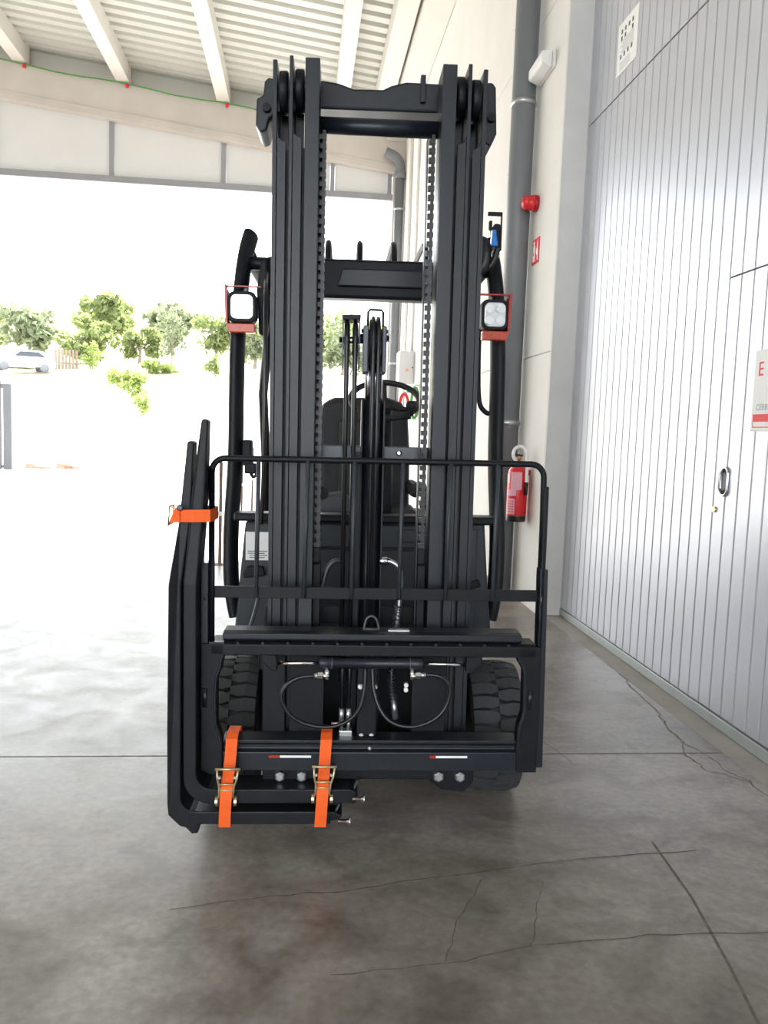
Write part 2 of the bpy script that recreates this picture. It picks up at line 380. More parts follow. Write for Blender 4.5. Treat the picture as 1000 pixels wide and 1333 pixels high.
# downpipes
def downpipe(x, y, rad, ztop, label, clamps, elbow):
    e = empty('downpipe', (x, y, 0)); tag(e, label, 'pipe', 'grey downpipes')
    MB().cyl((0, 0, 0), (0, 0, ztop), rad, n=22).build('pipe', 'pipe', e)
    for z in clamps:
        c = MB().lathe([(rad, z-.02), (rad+.006, z-.02), (rad+.006, z+.02), (rad, z+.02)], n=22).build('clamp', 'steel', e)
        MB().box(0, XP-x-.001, -.012, .012, z-.012, z+.012).build('bracket', 'steel', c)
    if elbow:
        MB().tube(smooth([(0, 0, ztop-.02), (0, 0, ztop+.22), (-.10, 0, ztop+.34), (-.28, 0, ztop+.40)]), rad*1.05, 18).build('elbow', 'pipe', e)
        MB().lathe([(rad, ztop-.06), (rad*1.2, ztop-.06), (rad*1.2, ztop+.06), (rad, ztop+.06)], n=20).build('collar', 'pipe', e)
    return e
downpipe(1.655, 6.46, .092, 6.55, 'thick grey downpipe beside the fire extinguisher', (1.42, 3.9), False)
downpipe(1.655, 15.22, .085, 6.0, 'slimmer-looking grey downpipe with an elbow in front of the cream column', (2.6, 4.3, 5.4), True)
def conduit(pts, rad, label, clips=()):
    o = MB().tube(pts, rad, 8).build('conduit', 'conduit'); tag(o, label, 'conduit', 'wall conduits')
    for z in clips: MB().box(pts[0][0]-.02, XP+.001, pts[0][1]-.035, pts[0][1]+.035, z-.015, z+.015).build('clip', 'conduit', o, .003)
    return o
conduit([(1.74, 7.15, 0), (1.74, 7.15, 6.8)], .018, 'pale conduit on the white wall just behind the thick downpipe', (1.2, 2.4, 3.6, 4.8))
conduit([(1.735, 13.25, 2.62), (1.735, 13.25, 6.5)], .022, 'pale conduit rising from the top of the grey cabinet', (3.6, 5.2))
conduit([(1.735, 14.2, 0), (1.735, 14.2, 6.5)], .03, 'pale conduit between grey cabinet and elbowed downpipe', (1.5, 3.2, 4.9))

# emergency light
el = empty('emergency_light', (XP, 6.17, 4.05)); tag(el, 'white emergency light box high on the white wall', 'lamp')
MB().box(-.025, -.0005, -.185, .185, -.06, .06).build('base', 'white', el, .01)
MB().prism([(-.11, -.03), (-.11, .05), (-.025, .065), (-.025, -.065)], -.175, .175).build('cover', 'white', el, .015)

# alarm bell
al = empty('alarm_sounder', (XP, 6.285, 3.105)); tag(al, 'round red fire alarm sounder on the white wall', 'alarm')
MB().lathe([(.062, -.03), (.062, .0)], axis='x', n=20).build('base', 'reddark', al, .003)
MB().lathe([(.01, -.125), (.038, -.12), (.052, -.10), (.052, -.085), (.045, -.08), (.055, -.065), (.06, -.03)], axis='x', n=20).build('horn', 'red', al)

# extinguisher sign
sg = MB().box(XP-.006, XP, 6.165, 6.345, 2.645, 2.835).build('fire_sign', 'redprint', None, .002); tag(sg, 'square red fire extinguisher sign with white pictograms', 'sign')
MB().box(XP-.0075, XP-.006, 6.262, 6.322, 2.665, 2.78).prism([(6.275, 2.78), (6.31, 2.78), (6.31, 2.80), (6.33, 2.815), (6.28, 2.82)], XP-.0075, XP-.006, 'x').build('pictogram', 'paper', sg)
MB().prism([(6.185, 2.665), (6.205, 2.665), (6.21, 2.70), (6.235, 2.72), (6.24, 2.76), (6.22, 2.745), (6.222, 2.79), (6.20, 2.82), (6.20, 2.77), (6.183, 2.72)], XP-.0075, XP-.006, 'x').build('pictogram', 'paper', sg)
MB().box(XP-.0085, XP-.0075, 6.285, 6.302, 2.71, 2.735).build('pictogram', 'redprint', sg)

# fire extinguisher
fe = empty('fire_extinguisher', (1.665, 6.10, .655)); tag(fe, 'red fire extinguisher with white hose hung on the white wall', 'extinguisher')
MB().lathe([(.070, 0), (.076, .01), (.076, .045), (.076, .046)], n=24).build('foot', 'hose', fe)
MB().lathe([(.076, .046), (.077, .05), (.077, .36), (.072, .395), (.05, .425), (.025, .44), (.022, .455)], n=24).build('body', 'red', fe)
MB().lathe([(.02, .45), (.02, .485), (.026, .487), (.026, .50), (.012, .505)], n=14).build('valve', 'brass', fe)
MB().prism([(-.05, .50), (.03, .505), (.03, .515), (-.055, .535)], -.012, .012).build('lever', 'hose', fe, .002)
MB().tube(smooth([(-.02, -.01, .47), (-.05, -.012, .50), (-.045, -.02, .56), (0, -.04, .59), (.04, -.06, .55), (.048, -.075, .45), (.046, -.085, .30)]), .0135, 10).build('hose', 'white', fe)
MB().cyl((.046, -.085, .31), (.045, -.087, .215), .016, .013).build('nozzle', 'hose', fe)
MB().box(.06, .097, -.02, .02, .36, .40).build('wall_bracket', 'reddark', fe, .003)
for i, (a0, a1, z0, z1, mt) in enumerate(((150, 205, .30, .37, 'paper'), (215, 280, .25, .385, 'pinkprint'), (165, 250, .20, .25, 'pinkprint'), (195, 245, .06, .18, 'pinkprint'))):
    b_ = MB(); n = 7; vs = []
    for k in range(n+1):
        t = math.radians(a0+(a1-a0)*k/n); vs += [(.0776*math.cos(t), .0776*math.sin(t), z0), (.0776*math.cos(t), .0776*math.sin(t), z1)]
    b_.add(vs, [(2*k, 2*k+2, 2*k+3, 2*k+1) for k in range(n)]); lb = b_.build('label', mt, fe)
b_ = MB()
for z in (.075, .095, .115, .135, .155): 
    for t0 in (200, 214, 228):
        ta, tb = math.radians(t0), math.radians(t0+9)
        b_.add([(.0782*math.cos(ta), .0782*math.sin(ta), z), (.0782*math.cos(tb), .0782*math.sin(tb), z), (.0782*math.cos(tb), .0782*math.sin(tb), z+.008), (.0782*math.cos(ta), .0782*math.sin(ta), z+.008)], [(0, 1, 2, 3)])
b_.build('print', 'redprint', fe)

# poster and door sign
po = MB().box(XW-.004, XW-.001, 4.905, 5.215, 3.597, 3.91).build('poster', 'paper', None); tag(po, 'white poster with rows of small dark pictograms high on the slat wall', 'poster')
pm = MB()
for (rz, cols, mt) in ((3.852, (0, 1, 2, 3), 1), (3.812, (0, 1, 3), 1), (3.70, (0, 1, 2, 3), 1)):
    for c in cols: pm.box(XW-.005, XW-.004, 5.165-c*.056-.022, 5.165-c*.056, rz-.012, rz+.014)
pm.build('pictograms', 'ink', po)
pm = MB()
for i in range(9): pm.box(XW-.005, XW-.004, 4.96, 5.17-.02*(i % 3), 3.795-.0095*i-.003, 3.795-.0095*i)
for i in range(5): pm.box(XW-.005, XW-.004, 5.0, 5.17-.01*(i % 2), 3.665-.011*i-.003, 3.665-.011*i)
pm.build('lines', 'inklight', po)
ds = MB().box(XW-.005, XW-.001, 3.03, 3.335, 1.365, 1.71).build('door_sign', 'paper', None, .002); tag(ds, 'white notice with reddish lettering and reddish band on the slat door', 'sign')
MB().box(XW-.006, XW-.005, 3.05, 3.32, 1.405, 1.437).build('band', 'redprint', ds)
bd = MB(); bd.box(XW-.006, XW-.005, 3.05, 3.32, 1.380, 1.384).box(XW-.006, XW-.005, 3.316, 3.32, 1.384, 1.405); bd.build('border', 'redprint', ds)
t = text_mesh('E', .085, 'redprint', 'letter'); t.parent = ds; t.rotation_euler = (PI/2, 0, -PI/2); t.location = (XW-.0056, 3.285, 1.625)
t.data.materials[0] = M['redprint']
t = text_mesh('CERRA', .038, 'inklight', 'text_line'); t.parent = ds; t.rotation_euler = (PI/2, 0, -PI/2); t.location = (XW-.0056, 3.245, 1.465)

# electrical cabinet and hoses on the far part of the wall
ca = empty('electrical_cabinet', (1.64, 13.2, 2.10)); tag(ca, 'grey electrical cabinet with small warning triangle on the white wall', 'cabinet')
MB().box(-.13, .122, -.2, .2, 0, .52).build('body', 'cabinet', ca, .012)
MB().box(-.125, .10, -.212, -.2, .015, .505).build('door', 'cabinet', ca, .006)
MB().prism([(-.035, .20), (.03, .20), (-.002, .255)], -.2145, -.212).build('warning_triangle', 'yellow', ca)
MB().cyl((.085, -.212, .26), (.085, -.23, .26), .012).build('lock', 'ink', ca)
def loop(x, y, z, rx, rz, turns, rad, mt, name, label):
    p = [(x+rx*math.cos(a*.4+k*.1), y+.03*math.sin(a*1.7), z+rz*math.sin(a*.4)) for k in range(1) for a in range(int(turns*16))]
    o = MB().tube(p, rad, 7).build(name, mt); tag(o, label, 'hose'); MB().tube([(x, y, z+rz), (x, y, z+rz+.03), (XP, y, z+rz+.03)], .012, 6).build('wall_hook', 'steel', o); return o
loop(1.56, 12.6, 1.72, .07, .20, 2, .026, 'red', 'hose', 'coiled red hose hanging below the grey cabinet')
loop(1.70, 12.4, 1.78, .05, .24, 2, .022, 'green', 'hose', 'coiled green hose hanging on the wall next to the red one')

# ================================================================== THE FORKLIFT
FR = (Matrix.Rotation(-.05, 3, 'Z') @ Matrix.Rotation(-.012, 3, 'Y'))
FO = Vector((.235, 2.5, 0)); FE = FR.to_euler()
lift = empty('forklift', FO, FE); tag(lift, 'black forklift truck with tall triple mast and load backrest', 'forklift')
def fpt(x, y, z): return FR @ Vector((x, y, z)) + FO
def fempty(name, base): return empty(name, fpt(*base), FE)

for sx in (-1, 1):
    X = lambda a: sx*a
    # inner rail: C profile, opening outwards
    MB().prism([(X(.183), 0), (X(.226), 0), (X(.226), .018), (X(.201), .024), (X(.201), .106), (X(.226), .112), (X(.226), .13), (X(.183), .13)], .24, 2.398, 'z').build('inner_mast_rail', 'paint', lift, .002)
    # middle rail
    q = MB().box(X(.263), X(.274), .02, .15, .21, 2.41)
    q.prism([(X(.235), .21), (X(.262), .21), (X(.262), 2.205), (X(.256), 2.185), (X(.244), 2.178), (X(.235), 2.175)], .02, .036)
    q.box(X(.235), X(.263), .134, .15, .21, 2.30)
    q.build('middle_mast_rail', 'paint', lift, .0015)
    # outer rail
    q = MB().box(X(.312), X(.325), .04, .17, .135, 2.405)
    q.prism([(X(.284), .135), (X(.311), .135), (X(.311), 2.205), (X(.305), 2.180), (X(.294), 2.172), (X(.284), 2.168)], .04, .056)
    q.box(X(.284), X(.312), .154, .17, .17, 2.30)
    q.build('outer_mast_rail', 'paint', lift, .0015)
    for xa, xb in ((.232, .259), (.281, .307)):
        z = 2.335 if xa < .25 else 2.328
        ro = MB().lathe([(.03, X(xa)), (.058, X(xa)), (.062, X(xa+.004)), (.062, X(xb-.004)), (.058, X(xb)), (.03, X(xb))], (0, .09, z), 'x', 24).build('mast_roller', 'paint2', lift)
        MB().cyl((X(xa-.01), .09, z), (X(xb+.006), .09, z), .02).build('roller_pin', 'steel', ro)
    # dark slide strip between the flanges
    MB().box(X(.228), X(.234), .03, .12, .25, 2.15).box(X(.2755), X(.2835), .05, .14, .22, 2.15).build('wear_strip', 'cowl2', lift)
    # head bracket of the outer mast
    if sx < 0: P = [(-.324, 2.375), (-.345, 2.378), (-.356, 2.366), (-.36, 2.325), (-.380, 2.315), (-.382, 2.236), (-.368, 2.214), (-.348, 2.222), (-.34, 2.255), (-.324, 2.27)]
    else: P = [(.324, 2.392), (.350, 2.394), (.361, 2.380), (.368, 2.240), (.352, 2.204), (.334, 2.208), (.324, 2.225)]
    hb = MB().prism(P, .10, .24).build('head_bracket', 'paint', lift, .006)
    MB().cyl((X(.348), .085, 2.285), (X(.348), .11, 2.285), .013).build('bracket_bolt', 'cowl2', hb)
# cross members
tc = MB().prism([(-.26, 2.398), (-.18, 2.404), (-.135, 2.399), (-.11, 2.392), (-.083, 2.383), (.012, 2.385), (.038, 2.398), (.086, 2.411), (.26, 2.409), (.26, 2.322), (-.26, 2.318)], .165, .25).build('top_crossmember', 'paint', lift, .008)
MB().box(.13, .146, .15, .18, 2.345, 2.428).build('lug', 'paint', tc, .002)
MB().cyl((-.185, .11, 2.246), (.185, .11, 2.246), .026, n=18).build('crossbar', 'paint', lift)
MB().cyl((-.185, .19, 2.292), (.185, .19, 2.292), .008).build('crossbar', 'greysteel', lift)
MB().box(-.185, .185, .13, .15, 1.213, 1.256).build('middle_crossmember', 'greysteel', lift, .003)
MB().box(-.30, .30, .15, .17, .66, .72).build('lower_crossmember', 'paint2', lift, .003)
MB().box(-.32, .32, .10, .17, .16, .26).build('lower_crossmember', 'paint2', lift, .003)
bb = MB().lathe([(.004, -.012), (.009, -.011), (.009, 0)], (.088, .125, 1.236), 'y', 12).build('cross_bolt', 'chrome', lift)
# lift chains of separate links
def chain(x, z0, z1, y=.075):
    par = MB().box(x-.011, x+.011, y-.012, y+.02, z0-.05, z0).build('lift_chain', 'paint2', lift, .002)
    first = None; z = z0
    lk = MB().box(-.010, .010, -.008, .010, .001, .0165).box(-.002, .008, -.006, .008, .0165, .0290).mesh('link'); lk.materials.append(M['chain'])
    while z < z1:
        o = bpy.data.objects.new('link', lk); COL.objects.link(o); o.parent = par; o.location = (x, y, z); z += .028
chain(.164, .93, 2.20); chain(-.172, .93, 2.20)
MB().box(-.183, -.164, .094, .098, .62, 2.2).build('chain_guide', 'paint2', lift)
MB().box(.146, .150, .05, .09, .62, 2.2).build('chain_guide', 'paint', lift)
# chain anchors
for sx, x in ((-1, -.172), (1, .164)):
    MB().box(x-.012, x+.014, .04, .10, .30, .88).build('chain_anchor', 'paint2', lift, .004)
# twin hoses over a sheave
hp = MB().prism([(-.104, 1.648), (-.104, 1.662), (-.046, 1.664), (-.046, 1.65)], .04, .14).build('hose_sheave_bracket', 'paint2', lift, .002)
MB().box(-.103, -.0985, .05, .13, 1.50, 1.65).box(-.0515, -.047, .05, .13, 1.50, 1.65).build('cheek_plate', 'greysteel', hp, .001)
for x in (-.088, -.062):
    MB().lathe([(.05, x-.009), (.05, x-.006), (.046, x), (.05, x+.006), (.05, x+.009)], (0, .09, 1.59), 'x', 22).build('sheave', 'paint2', hp)
    MB().tube([(x, .036, .50), (x, .036, 1.59)]+[(x, .09-.054*math.cos(a), 1.59+.054*math.sin(a)) for a in [PI*i/8 for i in range(1, 9)]]+[(x, .144, .5)], .0075, 10).build('twin_hose', 'hose', lift)
MB().cyl((-.112, .09, 1.59), (-.038, .09, 1.59), .011).build('axle', 'chrome', hp)
# centre cylinder with its sheave
MB().cyl((-.002, .125, .15), (-.002, .125, 1.405), .036, n=20).build('lift_cylinder', 'paint', lift)
MB().cyl((-.018, .11, 1.40), (-.018, .11, 1.55), .010, n=12).cyl((.012, .125, 1.40), (.012, .125, 1.55), .018, n=12).build('cylinder_rod', 'chrome', lift)
cp = MB().box(-.038, -.020, .05, .14, 1.487, 1.633).box(.021, .036, .05, .14, 1.487, 1.633).build('sheave_yoke', 'greysteel', lift, .004)
MB().tube([(-.0235, .06, 1.63), (-.0235, .06, 1.675), (-.018, .06, 1.682), (.018, .06, 1.682), (.0235, .06, 1.675), (.0235, .06, 1.63)], .004, 8).build('keeper', 'paint2', cp)
MB().lathe([(.03, -.018), (.072, -.017), (.072, -.010), (.064, 0), (.072, .010), (.072, .017), (.03, .018)], (0, .095, 1.585), 'x', 26).build('sheave', 'paint2', cp)
MB().cyl((-.046, .095, 1.60), (.046, .095, 1.60), .012).cyl((-.043, .09, 1.62), (.042, .09, 1.62), .007).build('axle', 'chrome', cp)
for x, mt in ((-.006, 'hose'), (.010, 'hose')):
    MB().tube([(x, .024, .26), (x, .024, 1.60)]+[(x, .095-.071*math.cos(a), 1.59+.071*math.sin(a)) for a in [PI*i/8 for i in range(1, 8)]], .0068, 10).build('centre_hose', mt, lift)
MB().box(-.038, -.032, .08, .16, .30, 1.40).box(.032, .038, .08, .16, .30, 1.40).build('cylinder_guard', 'paint', lift, .002)
MB().box(-.06, -.036, .05, .07, .28, 1.24).build('hose_guide', 'paint2', lift, .002)
# hydraulic pipes on the mast
MB().tube(smooth([(-.09, .10, .88), (-.115, .09, .885), (-.14, .085, .86), (-.15, .08, .81), (-.165, .08, .775)]), .008, 10).build('hydraulic_pipe', 'greysteel', lift)
MB().tube(smooth([(.045, .09, .885), (.07, .085, .885), (.095, .08, .87), (.103, .08, .83), (.100, .08, .76), (.092, .08, .66)]), .008, 10).build('hydraulic_pipe', 'steel', lift)
MB().lathe([(.012, .03), (.014, .034), (.014, .055), (.011, .058), (.011, .066)], (0, .09, .885), 'x', 10).build('pipe_fitting', 'chrome', lift)
def spring(pts, rad, turns, wire, mt, name):
    P = smooth(pts, 3); n = turns*8; out = []
    for i in range(n+1):
        t = i/n*(len(P)-1); k = min(int(t), len(P)-2); p = P[k].lerp(P[k+1], t-k); a = 2*PI*i/8
        out.append(p+Vector((math.cos(a)*rad, math.sin(a)*rad, 0)))
    return MB().tube(out, wire, 5).build(name, mt, lift)
MB().tube(smooth([(.092, .08, .66), (.085, .07, .58), (.075, .05, .50), (.088, .05, .42), (.095, .05, .36)], 3), .008, 8).build('coiled_hose', 'hose', lift)
spring([(.094, .08, .74), (.085, .07, .60), (.075, .05, .50), (.085, .05, .44)], .0115, 30, .0022, 'greysteel', 'hose_spring')
MB().cyl((.086, .05, .435), (.094, .05, .37), .011).build('pipe_fitting', 'steel', lift)

# ---- truck body
def mirror(P): return [(-a, b) for a, b in P]
MB().prism([(-.46, .955), (-.487, .655), (-.50, .52), (-.47, .49), (.47, .49), (.50, .52), (.478, .72), (.458, .965)], .56, .75).build('front_cowl', 'cowl', lift, .012)
MB().box(-.50, .50, .53, .63, .957, .988).build('cowl_top', 'paint2', lift, .008)
MB().box(-.21, -.05, .548, .562, .86, .95).build('cowl_panel', 'cowl', lift, .006); MB().box(.05, .21, .548, .562, .86, .95).build('cowl_panel', 'cowl', lift, .006)
cpn = MB().box(-.22, .22, .535, .562, .60, .855).build('cowl_recess', 'cowl', lift, .008)
MB().box(.12, .2, .54, .549, .885, .935).build('cowl_hatch', 'cowl', lift, .004)
MB().box(.33, .43, .55, .562, .56, .94).build('cowl_panel', 'cowl', lift, .006)
stk = MB().box(-.457, -.35, .553, .5605, .806, .914).build('instruction_sticker', 'paper', lift)
ln = MB()
for i, z in enumerate((.842, .834, .826, .818)): ln.box(-.449+.006*(i > 1), -.375-.01*(i % 2), .5522, .5532, z-.003, z)
ln.build('sticker_print', 'ink', stk)
MB().lathe([(.006, -.012), (.012, -.010), (.012, 0)], (-.405, .556, .756), 'y', 12).build('cowl_bolt', 'chrome', lift)
MB().prism([(-.465, .76), (-.45, .785), (-.39, .785), (-.38, .75), (-.46, .74)], .53, .56).build('step_bracket', 'cowl2', lift, .005)
MB().prism([(.40, .735), (.44, .745), (.45, .72), (.41, .70)], .54, .56).build('step_bracket', 'cowl2', lift, .005)
for sx in (-1, 1):   # tilt cylinders and brackets beside the mast
    X = lambda a: sx*a
    tl = MB().cyl((X(.355), .22, .525), (X(.355), .58, .62), .022).build('tilt_cylinder', 'paint2', lift)
    MB().box(X(.340), X(.368), .17, .24, .49, .56).build('tilt_clevis', 'paint2', tl, .008)
MB().tube(smooth([(-.455, .42, .535), (-.43, .40, .56), (-.415, .38, .60), (-.40, .40, .65), (-.39, .45, .72)]), .007, 8).build('cable_loom', 'greysteel', lift)
MB().tube(smooth([(-.46, .40, .53), (-.435, .38, .55), (-.40, .36, .545), (-.37, .36, .57)]), .016, 8).build('cable_loom', 'hose', lift)
MB().tube(smooth([(-.43, .38, .575), (-.42, .37, .59), (-.405, .37, .585)]), .004, 6).build('cable_loom', 'redglass', lift)
MB().box(-.365, .365, .27, .52, .20, .50).build('drive_axle', 'cowl2', lift, .02)
MB().box(-.47, .47, .66, 2.0, .20, .50).build('chassis', 'paint2', lift, .02)
MB().box(-.50, .50, .80, 1.15, .30, .40).build('floor_plate', 'cowl2', lift, .01)
MB().prism([(1.15, .45), (1.15, .78), (1.3, .84), (2.1, .84), (2.35, .75), (2.38, .35), (2.2, .25), (1.4, .25)], -.44, .44, 'x').build('battery_hood', 'orangepaint', lift, .03)
MB().prism([(2.0, .84), (2.25, .86), (2.42, .78), (2.46, .4), (2.3, .2), (1.95, .2)], -.545, .545, 'x').build('counterweight', 'paint2', lift, .04)
# seat, wheel, controls
st = MB().prism([(-.205, .90), (-.215, 1.10), (-.22, 1.36), (-.20, 1.44), (-.14, 1.468), (.12, 1.474), (.19, 1.45), (.222, 1.40), (.238, 1.20), (.24, .90)], 1.48, 1.60).build('seat_back', 'vinyl', lift, .03)
MB().box(-.12, .14, 1.455, 1.485, .98, 1.36).build('seat_bolster', 'vinyl', st, .014)
MB().prism([(-.235, .82), (-.235, .95), (.265, .95), (.265, .82)], 1.12, 1.58).build('seat_cushion', 'vinyl', lift, .035)
MB().box(.225, .275, 1.25, 1.55, 1.00, 1.07).build('armrest', 'vinyl', lift, .02)
MB().tube(smooth([(.235, 1.45, 1.02), (.29, 1.40, 1.06), (.30, 1.3, 1.02), (.285, 1.2, .96)]), .02, 8).build('lever_console', 'vinyl', lift)
MB().prism([(-.20, 1.147), (-.20, 1.156), (-.01, 1.169), (-.01, 1.160)], 1.42, 1.44).build('seat_belt', 'orange', lift)
MB().prism([(-.21, 1.02), (-.10, 1.035), (-.02, .99), (-.02, .93), (-.21, .93)], 1.05, 1.14).build('display_console', 'greysteel', lift, .02)
MB().lathe([(.03, -.012), (.03, 0)], (-.185, 1.05, 1.03), 'y', 16).build('console_knob', 'cowl2', lift)
# steering wheel: rim tilted towards the driver
cx, cy, cz = .085, 1.05, 1.445
tilt = Matrix.Rotation(math.radians(33), 3, 'X')
ring = [Vector((cx, cy, cz))+tilt@Vector((.150*math.cos(2*PI*k/32), .150*math.sin(2*PI*k/32), 0)) for k in range(32)]
sw = MB().tube(ring, .0135, 10, closed=True).build('steering_wheel', 'vinyl', lift)
for a in (90, 215, 325):
    e_ = Vector((cx, cy, cz))+tilt@Vector((.145*math.cos(math.radians(a)), .145*math.sin(math.radians(a)), 0))
    MB().cyl((cx, cy+.01, cz-.03), tuple(e_), .011).build('spoke', 'vinyl', sw)
MB().lathe([(.035, -.03), (.04, -.01), (.03, .005)], (cx, cy, cz-.02), 'z', 16).build('hub', 'vinyl', sw)
kn = Vector((cx, cy, cz))+tilt@Vector((.11, -.105, .02))
MB().lathe([(.008, -.03), (.010, -.005), (.024, .004), (.026, .02), (.018, .034)], tuple(kn), 'z', 14).build('spinner_knob', 'vinyl', sw)
MB().tube([(cx, cy+.01, cz-.03), (cx-.005, .80, 1.12), (cx-.01, .72, .96)], .032, 10).build('steering_column', 'cowl2', lift)
MB().tube([(cx+.02, 1.0, 1.36), (cx+.11, .98, 1.37)], .009, 8).build('direction_lever', 'vinyl', lift)

# ---- overhead guard
LP = [(2.075, -.478, .84), (2.0, -.493, .80), (1.857, -.505, .745), (1.62, -.515, .72), (1.40, -.516, .71), (1.176, -.516, .70), (.933, -.527, .66), (.76, -.524, .63), (.66, -.515, .62), (.575, -.497, .615)]
for sx in (-1, 1):
    pts = smooth([(-sx*x if sx > 0 else x, y, z) for z, x, y in LP], 2)
    MB().tube(pts, .030, 14, flat=(.92, 1.35)).build('guard_pillar', 'paint2', lift)
    X = lambda a: sx*a
    MB().tube([(X(.49), .85, 2.01), (X(.48), .95, 1.985), (X(.47), 1.6, 1.97), (X(.48), 1.9, 1.94), (X(.51), 2.0, 1.85), (X(.545), 2.06, 1.5), (X(.515), 2.12, .80)], .026, 12, flat=(1, 1.2)).build('guard_side_rail', 'paint2', lift)
    MB().tube([(X(.475), .79, 1.955), (X(.40), .79, 1.955)], .026, 10).build('guard_stub', 'paint2', lift)
gm = MB().prism([(-.41, 1.985), (-.41, 1.845), (-.30, 1.832), (.30, 1.832), (.41, 1.845), (.41, 1.985)], .78, .87).build('guard_crossmember', 'paint2', lift, .012)
MB().prism([(-.11, 1.945), (-.13, 1.875), (.40, 1.875), (.40, 1.945)], .765, .785).build('guard_lip', 'paint', gm, .006)
for x in (-.30, -.17, -.04, .10, .23, .35):
    MB().tube(smooth([(x, .86, 1.97), (x, .87, 2.04), (x, .93, 2.085), (x, 1.1, 2.10), (x, 1.85, 2.10)]), .012, 8).build('roof_bar', 'paint2', lift)
MB().tube(smooth([(.485, .75, 1.74), (.455, .75, 1.74), (.440, .75, 1.72), (.442, .74, 1.50), (.450, .74, 1.42), (.475, .735, 1.39), (.50, .73, 1.385)]), .010, 8).build('grab_handle', 'paint2', lift)
MB().box(-.485, -.45, .66, .72, 1.16, 1.26).box(-.475, -.43, .64, .70, 1.13, 1.17).build('pillar_latch', 'cowl2', lift, .006)
MB().tube(smooth([(-.46, .67, 1.17), (-.452, .67, 1.12), (-.435, .67, 1.115), (-.425, .67, 1.15)]), .006, 8).build('latch_lever', 'paint2', lift)
# mast service pipe along outer rail on the left
MB().tube(smooth([(-.395, .5, .95), (-.385, .48, 1.1), (-.38, .46, 1.4), (-.385, .5, 1.8), (-.40, .7, 1.9)]), .008, 8).build('mast_hose', 'hose', lift)

# ---- work lights
def work_light(x0, x1, side, z0=1.703, z1=1.820):
    cxm = (x0+x1)/2; czm = (z0+z1)/2; h = (z1-z0)/2; ww = (x1-x0)/2; y = .62
    def rr(k, n=4):
        rad = .026*k; P = []
        for (sx, sz, a0) in ((1, 1, 0), (-1, 1, 90), (-1, -1, 180), (1, -1, 270)):
            P += [(cxm+sx*(ww*k-rad)+rad*math.cos(math.radians(a0+90*i/n)), czm+sz*(h*k-rad)+rad*math.sin(math.radians(a0+90*i/n))) for i in range(n+1)]
        return P
    wl_ = MB().prism(rr(1), y, y+.07).build('work_light', 'cowl2', lift, .006)
    MB().prism(rr(.78), y-.003, y+.004).build('lens', 'glass', wl_, .002)
    for a in (-1, 1):
        for b in (-1, 1):
            MB().lathe([(.017, -.008), (.014, -.003), (.006, -.0015)], (cxm+a*.021, y, czm+b*.022), 'y', 16).build('led_cup', 'led', wl_)
    s = side; xo = cxm+s*(ww+.008); xi = cxm-s*(ww-.006)
    MB().prism([(xi, z0-.002), (xo, z0-.002), (xo-s*.012, z0-.038), (xi, z0-.036)], y+.005, y+.045).build('reflector', 'amber', wl_, .004)
    MB().prism([(xo, z0), (xo+s*.004, z1+.024), (xo-s*.002, z1+.024), (xo-s*.008, z1), (xo-s*.010, z0-.002)], y+.0, y+.06).build('side_guard', 'redglass', wl_, .002)
    MB().box(xi-s*.02, xo+s*.003, y+.03, y+.045, z1+.019, z1+.025).build('top_guard', 'redglass', wl_, .001)
    MB().tube([(cxm-s*.01, y+.05, z1), (cxm-s*.01, y+.06, z1+.016), (cxm, y+.08, z1+.016)], .006, 6).build('mount', 'steel', wl_)
work_light(-.540, -.431, -1); work_light(.427, .531, 1)
# dark lamp bodies behind the lights
MB().prism([(-.425, 1.95), (-.40, 1.96), (-.385, 1.75), (-.40, 1.665), (-.43, 1.67), (-.44, 1.84)], .70, .78).build('junction_box', 'cowl2', lift, .01)
# blue warning lamp
bl = MB().box(.452, .509, .70, .712, 2.151, 2.165).box(.503, .509, .70, .712, 2.02, 2.16).build('blue_lamp_bracket', 'paint2', lift, .001)
MB().prism([(.470, 2.108), (.482, 2.122), (.502, 2.120), (.503, 2.02), (.486, 2.025)], .70, .76).build('lamp_housing', 'cowl2', bl, .004)
MB().prism([(.470, 2.096), (.484, 2.096), (.494, 2.034), (.466, 2.034)], .69, .72).build('lamp_lens', 'blue', bl, .003)
MB().box(.458, .470, .70, .72, 2.098, 2.132).build('lamp_switch', 'cowl2', bl, .003)
MB().lathe([(.012, 0), (.018, -.015), (.014, -.03)], (.490, .72, 2.025), 'z', 10).build('lamp_mount', 'steel', bl)
MB().tube(smooth([(.42, .72, 1.93), (.445, .70, 1.95), (.452, .70, 2.02), (.44, .71, 2.06), (.40, .72, 2.05)]), .02, 10).build('lamp_cable', 'hose', lift)
MB().tube(smooth([(.44, .72, 1.94), (.475, .70, 1.96), (.495, .70, 2.03)]), .012, 8).build('lamp_cable', 'hose', lift)

